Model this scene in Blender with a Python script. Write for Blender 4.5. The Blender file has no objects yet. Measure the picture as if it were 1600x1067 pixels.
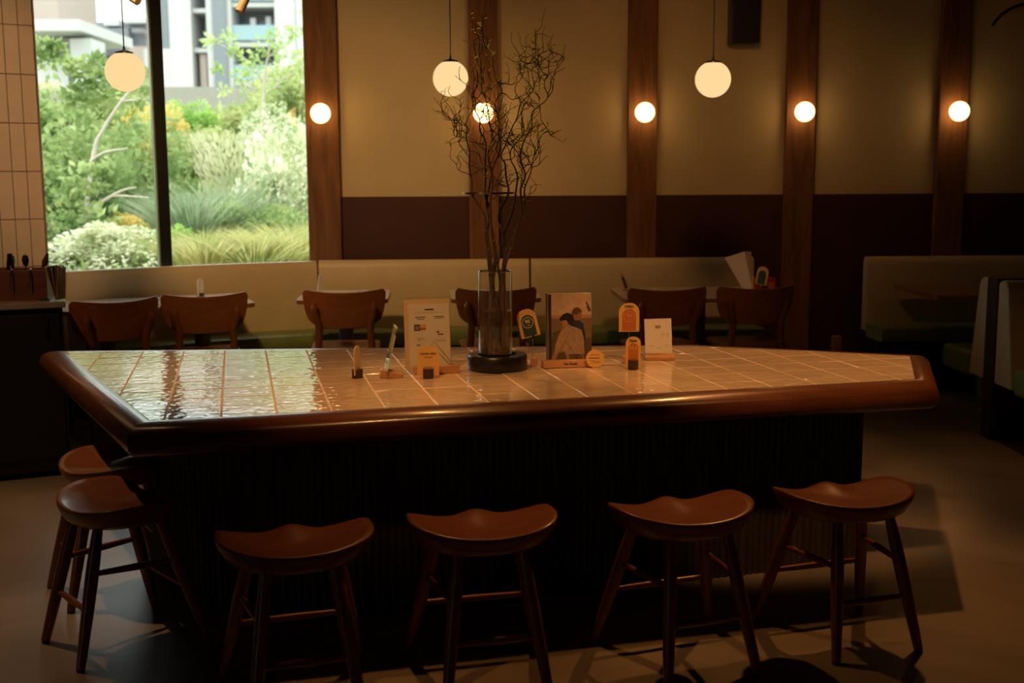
import bpy, bmesh, math, random
from mathutils import Vector, Matrix
C = bpy.context.scene
COL = C.collection
PI = math.pi
rnd = random.Random(7)

# ------------------------------------------------------------------ camera
FPX = 1813.0; PITCH = math.radians(7.96); ROLL = math.radians(0.3); EYE = 1.5
_c, _s = math.cos(ROLL), math.sin(ROLL)
_fwd = Vector((0, math.cos(PITCH), -math.sin(PITCH))); _up0 = Vector((0, math.sin(PITCH), math.cos(PITCH)))
_ex = Vector((1, 0, 0))
_right = _c*_ex - _s*_up0; _up = _s*_ex + _c*_up0
cam = bpy.data.objects.new('camera', bpy.data.cameras.new('camera')); COL.objects.link(cam)
m = Matrix.Identity(4)
for i in range(3):
    m[i][0] = _right[i]; m[i][1] = _up[i]; m[i][2] = -_fwd[i]
m[0][3], m[1][3], m[2][3] = 0, 0, EYE
cam.matrix_world = m
cam.data.sensor_width = 36; cam.data.lens = FPX/1600*36
cam.data.clip_start = .05; cam.data.clip_end = 400
cam.data.dof.use_dof = True; cam.data.dof.focus_distance = 4.5; cam.data.dof.aperture_fstop = 2.9
C.camera = cam

def at(u, v, Y):                                   # a point on the sight line, at distance Y into the room
    x, y = (u-800)/FPX, -(v-533.5)/FPX
    d = _fwd + x*_right + y*_up
    return Vector((0, 0, EYE)) + d*(Y/d.y)

# ------------------------------------------------------------------ view, world, lamps
C.view_settings.view_transform = 'Standard'; C.view_settings.look = 'None'
C.view_settings.exposure = 0; C.view_settings.gamma = 1
C.view_settings.use_curve_mapping = False
C.cycles.use_denoising = True
C.cycles.max_bounces = 12; C.cycles.transparent_max_bounces = 16; C.cycles.transmission_bounces = 10
C.cycles.caustics_reflective = False; C.cycles.caustics_refractive = False
w = bpy.data.worlds.new('overcast_sky'); C.world = w; w.use_nodes = True
nt = w.node_tree; nt.nodes.clear()
o_ = nt.nodes.new('ShaderNodeOutputWorld'); b_ = nt.nodes.new('ShaderNodeBackground')
tc = nt.nodes.new('ShaderNodeTexCoord'); sp = nt.nodes.new('ShaderNodeSeparateXYZ'); rp = nt.nodes.new('ShaderNodeValToRGB')
rp.color_ramp.elements[0].position = .0; rp.color_ramp.elements[0].color = (.58, .60, .60, 1)
rp.color_ramp.elements[1].position = .6; rp.color_ramp.elements[1].color = (.93, .97, 1, 1)
nt.links.new(tc.outputs['Generated'], sp.inputs[0]); nt.links.new(sp.outputs['Z'], rp.inputs[0])
nt.links.new(rp.outputs[0], b_.inputs[0]); nt.links.new(b_.outputs[0], o_.inputs[0])
b_.inputs[1].default_value = 3.6

def lamp(name, kind, loc, energy, color, target=None, **kw):
    l = bpy.data.lights.new(name, kind); l.energy = energy; l.color = color
    for k, v in kw.items(): setattr(l, k, v)
    o = bpy.data.objects.new(name, l); COL.objects.link(o); o.location = loc
    if target is not None:
        o.rotation_euler = (Vector(target)-Vector(loc)).to_track_quat('-Z', 'Y').to_euler()
    return o
sun = lamp('hazy_sun', 'SUN', (-20, 10, 30), 2.0, (1, .96, .88), (-12, 30, 0), angle=math.radians(25))
WARM = (1.0, .43, .12)
# ceiling track spots over the far side of the big table (the shadows on the floor fall towards the camera)
lamp('ceiling_and_fill_spot', 'SPOT', (1.6, 5.25, 2.86), 80, WARM, (1.0, 4.4, .75), spot_size=math.radians(62), spot_blend=.75, shadow_soft_size=.03)
lamp('ceiling_and_fill_spot', 'SPOT', (-.3, 4.65, 2.86), 55, WARM, (-.1, 4.1, .75), spot_size=math.radians(58), spot_blend=.75, shadow_soft_size=.03)
# two narrow spots from this side of the table, aimed at its far half
lamp('ceiling_and_fill_spot', 'SPOT', (.95, 2.95, 2.86), 125, (1.0, .48, .165), (.98, 4.78, .75), spot_size=math.radians(39), spot_blend=.45, shadow_soft_size=.06)
lamp('ceiling_and_fill_spot', 'SPOT', (-.70, 2.65, 2.86), 115, (1.0, .48, .165), (-.62, 4.60, .75), spot_size=math.radians(39), spot_blend=.45, shadow_soft_size=.06)
lamp('ceiling_and_fill_spot', 'SPOT', (-2.5, 4.6, 2.86), 85, (1, .55, .25), (-2.2, 4.5, 0), spot_size=math.radians(70), spot_blend=.8, shadow_soft_size=.03)
lamp('ceiling_and_fill_spot', 'SPOT', (2.6, 5.4, 2.86), 20, (1, .42, .12), (2.6, 5.0, 0), spot_size=math.radians(75), spot_blend=.8, shadow_soft_size=.03)
# unseen lamps added to wash the far wall and benches, strongest beside the window
lamp('added_wall_wash', 'SPOT', (-1.6, 5.1, 2.86), 215, (1, .53, .185), (-1.4, 8.3, 1.35), spot_size=math.radians(72), spot_blend=1, shadow_soft_size=.12)
lamp('added_wall_wash', 'SPOT', (.9, 5.4, 2.86), 62, (1, .43, .12), (.8, 8.5, 1.6), spot_size=math.radians(80), spot_blend=1, shadow_soft_size=.12)
lamp('added_wall_wash', 'SPOT', (3.4, 5.6, 2.86), 5, (1, .42, .12), (3.3, 8.5, 1.6), spot_size=math.radians(80), spot_blend=1, shadow_soft_size=.12)
lamp('ceiling_and_fill_spot', 'SPOT', (-2.0, 4.2, 2.86), 225, (1, .62, .33), (-3.2, 7.2, 1.9), spot_size=math.radians(42), spot_blend=1, shadow_soft_size=.06)
lamp('ceiling_and_fill_spot', 'SPOT', (-2.7, 4.5, 2.86), 55, WARM, (-2.55, 5.95, 1.0), spot_size=math.radians(26), spot_blend=1, shadow_soft_size=.04)  # unseen spot added to brighten the cutlery box front

# ------------------------------------------------------------------ materials
def mat(name):
    m = bpy.data.materials.new(name); m.use_nodes = True
    return m, m.node_tree, m.node_tree.nodes['Principled BSDF']
def rgba(c): return (c[0], c[1], c[2], 1)
def plain(name, c, rough=.5, metal=0, spec=.5, var=.12, scale=12, bump=0):
    m, nt, b = mat(name)
    t = nt.nodes.new('ShaderNodeTexCoord'); n = nt.nodes.new('ShaderNodeTexNoise'); n.inputs['Scale'].default_value = scale; n.inputs['Detail'].default_value = 4
    r = nt.nodes.new('ShaderNodeValToRGB'); r.color_ramp.elements[0].position = .3; r.color_ramp.elements[1].position = .7
    r.color_ramp.elements[0].color = rgba([x*(1-var) for x in c]); r.color_ramp.elements[1].color = rgba([min(1, x*(1+var)) for x in c])
    nt.links.new(t.outputs['Object'], n.inputs['Vector']); nt.links.new(n.outputs[0], r.inputs[0]); nt.links.new(r.outputs[0], b.inputs['Base Color'])
    b.inputs['Roughness'].default_value = rough; b.inputs['Metallic'].default_value = metal; b.inputs['Specular IOR Level'].default_value = spec
    if bump:
        bp = nt.nodes.new('ShaderNodeBump'); bp.inputs['Strength'].default_value = bump; bp.inputs['Distance'].default_value = .01
        nt.links.new(n.outputs[0], bp.inputs['Height']); nt.links.new(bp.outputs[0], b.inputs['Normal'])
    return m
def wood(name, c1, c2, rough=.4, stretch=(1, 1, .08), scale=18, coat=0):
    m, nt, b = mat(name)
    t = nt.nodes.new('ShaderNodeTexCoord'); mp = nt.nodes.new('ShaderNodeMapping'); mp.inputs['Scale'].default_value = stretch
    n = nt.nodes.new('ShaderNodeTexNoise'); n.inputs['Scale'].default_value = scale; n.inputs['Detail'].default_value = 6; n.inputs['Distortion'].default_value = 1.2
    r = nt.nodes.new('ShaderNodeValToRGB'); r.color_ramp.elements[0].position = .3; r.color_ramp.elements[1].position = .72
    r.color_ramp.elements[0].color = rgba(c1); r.color_ramp.elements[1].color = rgba(c2)
    L = nt.links.new
    L(t.outputs['Object'], mp.inputs[0]); L(mp.outputs[0], n.inputs['Vector']); L(n.outputs[0], r.inputs[0]); L(r.outputs[0], b.inputs['Base Color'])
    b.inputs['Roughness'].default_value = rough; b.inputs['Coat Weight'].default_value = coat; b.inputs['Coat Roughness'].default_value = .15
    bp = nt.nodes.new('ShaderNodeBump'); bp.inputs['Strength'].default_value = .08; bp.inputs['Distance'].default_value = .004
    L(n.outputs[0], bp.inputs['Height']); L(bp.outputs[0], b.inputs['Normal'])
    return m
def emis(name, c, s, rim=None):
    m = bpy.data.materials.new(name); m.use_nodes = True; nt = m.node_tree; nt.nodes.clear()
    o = nt.nodes.new('ShaderNodeOutputMaterial'); e = nt.nodes.new('ShaderNodeEmission'); e.inputs[0].default_value = rgba(c); e.inputs[1].default_value = s
    nt.links.new(e.outputs[0], o.inputs[0]); return m
def thin_glass(name, tint=(1, 1, 1), rough=.0, refl=1.0, f0=.035):
    m = bpy.data.materials.new(name); m.use_nodes = True; nt = m.node_tree; nt.nodes.clear(); L = nt.links.new
    o = nt.nodes.new('ShaderNodeOutputMaterial'); mx = nt.nodes.new('ShaderNodeMixShader')
    ge = nt.nodes.new('ShaderNodeNewGeometry'); dt = nt.nodes.new('ShaderNodeVectorMath'); dt.operation = 'DOT_PRODUCT'
    L(ge.outputs['Incoming'], dt.inputs[0]); L(ge.outputs['Normal'], dt.inputs[1])
    def mth(op, a, b=None):
        n = nt.nodes.new('ShaderNodeMath'); n.operation = op
        for i, q in enumerate((a, b)):
            if q is None: continue
            if isinstance(q, (int, float)): n.inputs[i].default_value = q
            else: L(q, n.inputs[i])
        return n.outputs[0]
    f = mth('ADD', mth('MULTIPLY', mth('POWER', mth('SUBTRACT', 1.0, mth('ABSOLUTE', dt.outputs['Value'])), 5.0), .9), f0)
    t = nt.nodes.new('ShaderNodeBsdfTransparent'); t.inputs[0].default_value = rgba(tint); g = nt.nodes.new('ShaderNodeBsdfGlossy'); g.inputs['Roughness'].default_value = rough
    g.inputs[0].default_value = (refl, refl, refl, 1)
    L(f, mx.inputs[0]); L(t.outputs[0], mx.inputs[1]); L(g.outputs[0], mx.inputs[2]); L(mx.outputs[0], o.inputs[0])
    return m
def leafmat(name, c1, c2, c3, scale=2.5):
    m = bpy.data.materials.new(name); m.use_nodes = True; nt = m.node_tree; nt.nodes.clear(); L = nt.links.new
    o = nt.nodes.new('ShaderNodeOutputMaterial'); d = nt.nodes.new('ShaderNodeBsdfDiffuse'); tr = nt.nodes.new('ShaderNodeBsdfTranslucent'); mx = nt.nodes.new('ShaderNodeMixShader'); mx.inputs[0].default_value = .45
    t = nt.nodes.new('ShaderNodeTexCoord'); n = nt.nodes.new('ShaderNodeTexNoise'); n.inputs['Scale'].default_value = scale; n.inputs['Detail'].default_value = 5
    r = nt.nodes.new('ShaderNodeValToRGB'); e = r.color_ramp.elements
    e[0].position = .36; e[0].color = rgba(c1); e[1].position = .64; e[1].color = rgba(c3); k = e.new(.5); k.color = rgba(c2)
    L(t.outputs['Object'], n.inputs['Vector']); L(n.outputs[0], r.inputs[0])
    for q in (d, tr): L(r.outputs[0], q.inputs[0])
    L(d.outputs[0], mx.inputs[1]); L(tr.outputs[0], mx.inputs[2]); L(mx.outputs[0], o.inputs[0])
    return m

M = {}
M['wall'] = plain('cream_plaster', (.66, .55, .34), .85, var=.04, scale=3)
M['maroon'] = plain('maroon_panel', (.060, .014, .009), .6, var=.15, scale=4)
M['dark'] = plain('near_black_paint', (.012, .010, .009), .6)
M['ceil'] = plain('dark_ceiling_paint', (.05, .045, .04), .9)
M['post'] = wood('rough_timber', (.13, .052, .018), (.27, .12, .045), .7, (1, 1, .12), 14)
M['stool'] = wood('red_brown_stained_wood', (.21, .060, .020), (.31, .10, .034), .36, (.12, 1, 1), 16, coat=.25)
M['rim'] = wood('glossy_rim_wood', (.10, .028, .010), (.165, .052, .018), .34, (.06, 1, 1), 14, coat=.5)
M['chair'] = wood('warm_chair_wood', (.25, .082, .025), (.38, .14, .046), .42, (.1, 1, 1), 14, coat=.15)
M['chairleg'] = wood('chair_leg_wood', (.19, .062, .02), (.29, .105, .036), .42, (1, 1, .1), 14)
M['block'] = wood('pale_block_wood', (.50, .24, .10), (.62, .33, .15), .5, (.15, 1, 1), 30)
M['darkblock'] = wood('dark_block_wood', (.045, .022, .012), (.085, .04, .02), .5, (1, 1, .2), 40)
M['cabinet'] = plain('black_cabinet_laminate', (.013, .009, .007), .5)
M['caddy'] = wood('caddy_wood', (.10, .035, .018), (.17, .07, .035), .45, (.1, 1, 1), 20)
M['flute'] = wood('dark_fluted_wood', (.035, .024, .017), (.07, .05, .036), .5, (1, 1, .06), 30)
M['cream'] = plain('cream_leatherette', (.66, .56, .36), .42, var=.04, scale=6)
M['green'] = plain('green_leatherette', (.20, .27, .09), .4, var=.1, scale=8)
M['white_top'] = plain('pale_laminate', (.74, .70, .66), .12, var=.03)
M['brown_top'] = wood('brown_laminate', (.2, .1, .05), (.3, .16, .08), .35)
M['steel'] = plain('grey_blue_steel', (.17, .19, .22), .45, metal=.3)
M['metal'] = plain('brushed_metal', (.6, .57, .52), .3, metal=1)
M['brass'] = plain('brass_wire', (.75, .55, .28), .3, metal=1)
M['black'] = plain('black_satin', (.012, .011, .011), .35)
M['frame'] = plain('black_window_frame', (.006, .009, .006), .4)
M['tilewall'] = plain('cream_wall_tile', (.62, .46, .30), .3, var=.06, scale=9)
M['grout'] = plain('dark_grout', (.22, .14, .09), .9)
M['tgrout'] = plain('pinkish_table_grout', (.86, .64, .46), .8)
M['glass'] = thin_glass('window_glass', (.97, 1, .97))
M['acrylic'] = thin_glass('clear_acrylic', (.97, .98, .96), .02)
M['paper'] = plain('cream_paper', (.80, .58, .36), .6, var=.03)
M['papwhite'] = plain('white_paper', (.86, .78, .68), .6, var=.03)
M['yellow'] = plain('mustard_card', (.80, .48, .14), .6, var=.03)
M['orange'] = plain('orange_card', (.56, .17, .04), .6, var=.05)
M['dgreen'] = plain('dark_green_card', (.03, .075, .055), .6, var=.05)
M['ink'] = plain('black_ink', (.03, .025, .02), .6)
M['inkfaint'] = plain('faint_ink', (.42, .33, .25), .6)
M['inkwhite'] = plain('white_ink', (.85, .72, .5), .6)
M['inkbrown'] = plain('brown_ink', (.72, .36, .16), .6)
M['blueink'] = plain('blue_ink', (.10, .16, .35), .6)
M['red'] = plain('red_plastic', (.42, .02, .012), .45)
M['bark'] = plain('willow_bark', (.065, .038, .021), .7, var=.3, scale=40)
M['palebark'] = plain('pale_bark', (.50, .45, .38), .8, var=.15)
M['globe'] = emis('opal_globe_glow', (1.0, .70, .33), 1.0)
M['globehot'] = emis('bright_globe_glow', (1.0, .55, .19), 6.0)
M['concrete'] = plain('pale_concrete', (.30, .285, .25), .9, var=.06)
M['bwhite'] = plain('white_render', (.50, .50, .50), .9, var=.02)
M['bgrey'] = plain('grey_render', (.20, .22, .245), .9, var=.04)
M['bdark'] = plain('shaded_grey_render', (.22, .22, .24), .9, var=.04)
M['bpink'] = plain('pink_beige_render', (.40, .33, .29), .9, var=.02)
M['bwin'] = plain('blue_grey_window', (.16, .23, .29), .2, var=.1)
M['rail'] = plain('teal_glass_panel', (.26, .38, .42), .2, var=.1)
M['leafwillow'] = leafmat('willow_leaf', (.22, .32, .06), (.32, .42, .09), (.42, .52, .14))
M['l_green'] = leafmat('mid_green_leaf', (.22, .32, .12), (.36, .46, .19), (.54, .62, .30))
M['l_lime'] = leafmat('pale_lime_leaf', (.34, .46, .18), (.46, .58, .24), (.62, .70, .38))
M['l_dark'] = leafmat('deep_green_leaf', (.14, .23, .09), (.24, .36, .14), (.40, .50, .22))
M['l_bright'] = leafmat('bright_green_leaf', (.26, .46, .10), (.40, .60, .17), (.56, .72, .28))
M['l_yellow'] = leafmat('yellow_leaf', (.42, .50, .12), (.70, .60, .20), (.85, .62, .25))
M['l_olive'] = leafmat('olive_leaf', (.30, .36, .14), (.50, .54, .24), (.68, .70, .40))
M['l_white'] = leafmat('variegated_leaf', (.34, .44, .22), (.72, .74, .52), (.92, .92, .80), 5)
M['l_plume'] = leafmat('feathery_plume', (.50, .55, .32), (.70, .68, .45), (.82, .76, .58))
M['l_blue'] = leafmat('blue_green_grass', (.26, .36, .20), (.40, .48, .30), (.56, .62, .42))
M['l_gold'] = leafmat('golden_grass', (.40, .44, .16), (.60, .58, .26), (.76, .68, .36))

# floor: polished concrete
m, nt, b = mat('polished_concrete'); L = nt.links.new
t = nt.nodes.new('ShaderNodeTexCoord'); n = nt.nodes.new('ShaderNodeTexNoise'); n.inputs['Scale'].default_value = 1.6; n.inputs['Detail'].default_value = 8; n.inputs['Distortion'].default_value = .8
r = nt.nodes.new('ShaderNodeValToRGB'); r.color_ramp.elements[0].color = (.22, .17, .12, 1); r.color_ramp.elements[0].position = .3; r.color_ramp.elements[1].color = (.38, .31, .23, 1); r.color_ramp.elements[1].position = .75
L(t.outputs['Object'], n.inputs['Vector']); L(n.outputs[0], r.inputs[0]); L(r.outputs[0], b.inputs['Base Color'])
r2 = nt.nodes.new('ShaderNodeMapRange'); r2.inputs[3].default_value = .28; r2.inputs[4].default_value = .5; L(n.outputs[0], r2.inputs[0]); L(r2.outputs[0], b.inputs['Roughness'])
M['floor'] = m
# table tile: glazed, slightly wavy
m, nt, b = mat('glazed_table_tile'); L = nt.links.new
t = nt.nodes.new('ShaderNodeTexCoord'); n = nt.nodes.new('ShaderNodeTexNoise'); n.inputs['Scale'].default_value = 9; n.inputs['Detail'].default_value = 3
r = nt.nodes.new('ShaderNodeValToRGB'); r.color_ramp.elements[0].color = (.62, .46, .32, 1); r.color_ramp.elements[0].position = .3; r.color_ramp.elements[1].color = (.70, .54, .39, 1); r.color_ramp.elements[1].position = .7
L(t.outputs['Object'], n.inputs['Vector']); L(n.outputs[0], r.inputs[0]); L(r.outputs[0], b.inputs['Base Color'])
b.inputs['Roughness'].default_value = .07; b.inputs['IOR'].default_value = 1.75
n2 = nt.nodes.new('ShaderNodeTexNoise'); n2.inputs['Scale'].default_value = 24; n2.inputs['Detail'].default_value = 1.5; L(t.outputs['Object'], n2.inputs['Vector'])
bp = nt.nodes.new('ShaderNodeBump'); bp.inputs['Strength'].default_value = .6; bp.inputs['Distance'].default_value = .004
L(n2.outputs[0], bp.inputs['Height']); L(bp.outputs[0], b.inputs['Normal'])
M['tabletile'] = m
M['vaseg'] = thin_glass('clear_vase_glass', (.95, .96, .95), 0, 1.0, .045); M['vasew'] = thin_glass('clear_water', (.84, .83, .78), 0, .9, .05)
# ------------------------------------------------------------------ mesh helpers
class MB:
    def __init__(s): s.v = []; s.f = []; s.mi = []; s.mats = []; s.cur = 0
    def use(s, mt):
        if mt not in s.mats: s.mats.append(mt)
        s.cur = s.mats.index(mt); return s
    def add(s, vs, fs):
        k = len(s.v); s.v += [tuple(p) for p in vs]; s.f += [tuple(i+k for i in f) for f in fs]; s.mi += [s.cur]*len(fs); return s
    def box(s, c, size, rz=0, mx=None):
        hx, hy, hz = [q/2 for q in size]; R = Matrix.Rotation(rz, 3, 'Z') if mx is None else mx; c = Vector(c)
        vs = [c + R @ Vector((x*hx, y*hy, z*hz)) for z in (-1, 1) for y in (-1, 1) for x in (-1, 1)]
        return s.add(vs, [(0, 2, 3, 1), (4, 5, 7, 6), (0, 1, 5, 4), (2, 6, 7, 3), (0, 4, 6, 2), (1, 3, 7, 5)])
    def prism(s, poly, z0, z1, cap=True):
        n = len(poly); vs = [(p[0], p[1], z0) for p in poly]+[(p[0], p[1], z1) for p in poly]
        fs = [(i, (i+1) % n, n+(i+1) % n, n+i) for i in range(n)]
        if cap: fs += [tuple(range(n-1, -1, -1)), tuple(range(n, 2*n))]
        return s.add(vs, fs)
    def tube(s, pts, rad, n=8, cap=True):
        pts = [Vector(p) for p in pts]; N = len(pts)
        if not hasattr(rad, '__len__'): rad = [rad]*N
        vs = []; fs = []; ref = None
        for i, p in enumerate(pts):
            t = (pts[min(i+1, N-1)]-pts[max(i-1, 0)])
            if t.length < 1e-9: t = Vector((0, 0, 1))
            t.normalize()
            if ref is None: ref = Vector((1, 0, 0)) if abs(t.x) < .8 else Vector((0, 1, 0))
            a = (ref - t*ref.dot(t)).normalized(); ref = a; bb = t.cross(a)
            for k in range(n):
                g = 2*PI*k/n; vs.append(p+(a*math.cos(g)+bb*math.sin(g))*rad[i])
        for i in range(N-1):
            for k in range(n):
                k2 = (k+1) % n; fs.append((i*n+k, i*n+k2, (i+1)*n+k2, (i+1)*n+k))
        if cap: fs += [tuple(range(n-1, -1, -1)), tuple((N-1)*n+k for k in range(n))]
        return s.add(vs, fs)
    def lathe(s, prof, c=(0, 0, 0), n=32):
        vs = []; fs = []; N = len(prof)
        for r, z in prof:
            for k in range(n):
                g = 2*PI*k/n; vs.append((c[0]+r*math.cos(g), c[1]+r*math.sin(g), c[2]+z))
        for i in range(N-1):
            for k in range(n):
                k2 = (k+1) % n; fs.append((i*n+k, i*n+k2, (i+1)*n+k2, (i+1)*n+k))
        if prof[0][0] > 1e-6: fs.append(tuple(range(n-1, -1, -1)))
        if prof[-1][0] > 1e-6: fs.append(tuple((N-1)*n+k for k in range(n)))
        return s.add(vs, fs)
    def sweep(s, path, prof, closed=False, cap=True):
        """path 2D points, prof (offset to the right of travel, z)"""
        P = [Vector(p) for p in path]; n = len(P); vs = []; fs = []; k = len(prof)
        for i, p in enumerate(P):
            a = P[i-1] if (closed or i > 0) else None; b = P[(i+1) % n] if (closed or i < n-1) else None
            d1 = (p-a).normalized() if a is not None else None; d2 = (b-p).normalized() if b is not None else None
            if d1 is None: d1 = d2
            if d2 is None: d2 = d1
            n1 = Vector((d1.y, -d1.x)); n2 = Vector((d2.y, -d2.x)); mm = n1+n2; mm = mm/(mm.dot(n1)) if mm.length > 1e-6 else n1
            for o, z in prof: q = p+mm*o; vs.append((q.x, q.y, z))
        rng = n if closed else n-1
        for i in range(rng):
            j = (i+1) % n
            for q in range(k):
                q2 = (q+1) % k; fs.append((i*k+q, i*k+q2, j*k+q2, j*k+q))
        if not closed and cap: fs += [tuple(range(k-1, -1, -1)), tuple((n-1)*k+q for q in range(k))]
        return s.add(vs, fs)
    def build(s, name, mt=None, parent=None, smooth=False, bevel=0, subsurf=0, label=None, loc=None, rot=None):
        me = bpy.data.meshes.new(name); me.from_pydata([tuple(v) for v in s.v], [], s.f)
        if s.mats:
            for q in s.mats: me.materials.append(q)
            me.polygons.foreach_set('material_index', s.mi)
        elif mt is not None: me.materials.append(mt)
        bmx = bmesh.new(); bmx.from_mesh(me)
        if not name.startswith(('leaves', 'foliage', 'shrub', 'grass', 'ground_cover')): bmesh.ops.recalc_face_normals(bmx, faces=bmx.faces)
        bmx.to_mesh(me); bmx.free()
        if smooth:
            me.polygons.foreach_set('use_smooth', [True]*len(me.polygons))
            if smooth != 'all': me.set_sharp_from_angle(angle=math.radians(40))
        me.update(); o = bpy.data.objects.new(name, me); COL.objects.link(o)
        if parent is not None: o.parent = parent
        if loc is not None: o.location = loc
        if rot is not None: o.rotation_euler = rot
        if bevel:
            b = o.modifiers.new('bevel', 'BEVEL'); b.width = bevel; b.segments = 3; b.limit_method = 'ANGLE'; b.angle_limit = math.radians(35)
            if smooth is False: me.polygons.foreach_set('use_smooth', [True]*len(me.polygons)); me.set_sharp_from_angle(angle=math.radians(30))
            b.harden_normals = False
        if subsurf:
            b = o.modifiers.new('sub', 'SUBSURF'); b.levels = b.render_levels = subsurf
        if label: o['label'] = label
        return o
def thing(name, label, cat, loc=(0, 0, 0), rz=0, group=None):
    o = bpy.data.objects.new(name, None); COL.objects.link(o); o.location = loc; o.rotation_euler = (0, 0, rz)
    o.empty_display_size = .1; o['label'] = label; o['category'] = cat
    if group: o['group'] = group
    return o
def tag(o, label, cat, group=None, kind=None):
    o['label'] = label; o['category'] = cat
    if group: o['group'] = group
    if kind: o['kind'] = kind
    return o
def struct(o): o['kind'] = 'structure'; return o
def dup(root, loc, rz, label, group=None):
    r = root.copy(); COL.objects.link(r); r.location = loc; r.rotation_euler = (0, 0, rz); r['label'] = label
    if group: r['group'] = group
    for ch in list(root.children):
        c = ch.copy(); COL.objects.link(c); c.parent = r
        for g in list(ch.children):
            d = g.copy(); COL.objects.link(d); d.parent = c
    return r
def textmesh(name, s, size, mt, parent, loc, rot=(PI/2, 0, 0), bold=0, align='CENTER', depth=.0003):
    cu = bpy.data.curves.new(name, 'FONT'); cu.body = s; cu.size = size; cu.align_x = align; cu.align_y = 'CENTER'; cu.extrude = depth; cu.offset = bold; cu.resolution_u = 3
    tmp = bpy.data.objects.new('tmp', cu); COL.objects.link(tmp)
    dg = bpy.context.evaluated_depsgraph_get(); me = bpy.data.meshes.new_from_object(tmp.evaluated_get(dg)); bpy.data.objects.remove(tmp)
    me.materials.clear(); me.materials.append(mt); me.name = name
    o = bpy.data.objects.new(name, me); COL.objects.link(o); o.parent = parent; o.location = loc; o.rotation_euler = rot
    return o
def clip(poly, inside, inter):
    out = []
    for i in range(len(poly)):
        a, b = poly[i-1], poly[i]; ia, ib = inside(a), inside(b)
        if ia != ib: out.append(inter(a, b))
        if ib: out.append(b)
    return out
def clip_convex(poly, hull):                       # hull counter-clockwise
    for i in range(len(hull)):
        a, b = hull[i], hull[(i+1) % len(hull)]; ex, ey = b[0]-a[0], b[1]-a[1]
        f = lambda p: ex*(p[1]-a[1])-ey*(p[0]-a[0])
        poly = clip(poly, lambda p: f(p) >= 0, lambda p, q: (p[0]+(q[0]-p[0])*f(p)/(f(p)-f(q)), p[1]+(q[1]-p[1])*f(p)/(f(p)-f(q))))
        if not poly: return []
    return poly
def rrect(w, h, r, n=6):                           # rounded rectangle, CCW, centred
    pts = []
    for cx, cy, a0 in ((w/2-r, h/2-r, 0), (-w/2+r, h/2-r, 90), (-w/2+r, -h/2+r, 180), (w/2-r, -h/2+r, 270)):
        for k in range(n+1):
            a = math.radians(a0+90*k/n); pts.append((cx+r*math.cos(a), cy+r*math.sin(a)))
    return pts
def upright(poly, y0, y1):                         # an (x, z) outline given a thickness along y
    n = len(poly); vs = [(p[0], y0, p[1]) for p in poly]+[(p[0], y1, p[1]) for p in poly]
    return vs, [(i, (i+1) % n, n+(i+1) % n, n+i) for i in range(n)]+[tuple(range(n-1, -1, -1)), tuple(range(n, 2*n))]

# ------------------------------------------------------------------ the room
CEIL = 2.9
WP, WA = Vector((-1.3, 8.45)), math.radians(1.9)            # far wall
WD = Vector((math.cos(WA), math.sin(WA))); WN = Vector((math.sin(WA), -math.cos(WA)))   # along it, and out of it into the room
LP, LA = Vector((-1.5, 8.4)), math.radians(31)              # window wall
LD = Vector((math.cos(LA), math.sin(LA))); LN = Vector((math.sin(LA), -math.cos(LA)))
def wpt(u, out=0): return WP+WD*u+WN*out
def lpt(u, out=0): return LP+LD*u+LN*out                     # u negative towards the left
struct(MB().box((0, 2.6, -.05), (12, 13.4, .1)).build('floor', M['floor']))
struct(MB().box((0, 2.6, CEIL+.05), (12, 13.4, .1)).build('ceiling', M['ceil']))
def wall_panel(mb, fn, u0, u1, z0, z1, out0, out1):
    a, b, c, d = fn(u0, out0), fn(u1, out0), fn(u1, out1), fn(u0, out1)
    mb.prism([a, b, c, d], z0, z1)
wb = MB(); wall_panel(wb, wpt, -.05, 6.4, 0, CEIL, 0, -.2); struct(wb.build('wall_back', M['wall']))
wb = MB(); wall_panel(wb, wpt, -.02, 6.3, 0, 1.38, .012, -.001); struct(wb.build('trim_1', M['maroon']))
# window wall: solid left of the tiled pier, opening between u=-1.74 and u=0
U0, U1 = -1.74, .03
wb = MB()
wall_panel(wb, lpt, -5.2, U0, 0, CEIL, 0, -.25)
wall_panel(wb, lpt, U0, U1+.2, 0, .80, 0, -.25)
struct(wb.build('wall_left', M['wall']))
wf = MB()
wall_panel(wf, lpt, U0, U1+.2, .80, .86, .0, -.14)
wall_panel(wf, lpt, U0, U1+.2, CEIL-.06, CEIL, .0, -.14)
wall_panel(wf, lpt, U1+.16, U1+.26, .80, CEIL, -.02, -.2)
wall_panel(wf, lpt, U0-.02, U0+.0, .80, CEIL, -.0, -.14)
mu = -.985
wall_panel(wf, lpt, mu-.037, mu+.037, .8, CEIL, .0, -.10)
win = struct(wf.build('window_1', M['frame']))
gm = MB(); wall_panel(gm, lpt, U0, mu-.037, .86, CEIL-.06, -.06, -.062); gl = gm.build('pane', M['glass'], win)
gm = MB(); wall_panel(gm, lpt, mu+.037, U1+.16, .86, CEIL-.06, -.06, -.062); gl = gm.build('pane', M['glass'], win)
gm = MB(); wall_panel(gm, lpt, mu-.047, mu-.037, .86, CEIL-.06, -.012, -.05); gm.build('window_bead', plain('pale_green_bead', (.28, .36, .26), .3), win)
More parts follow.
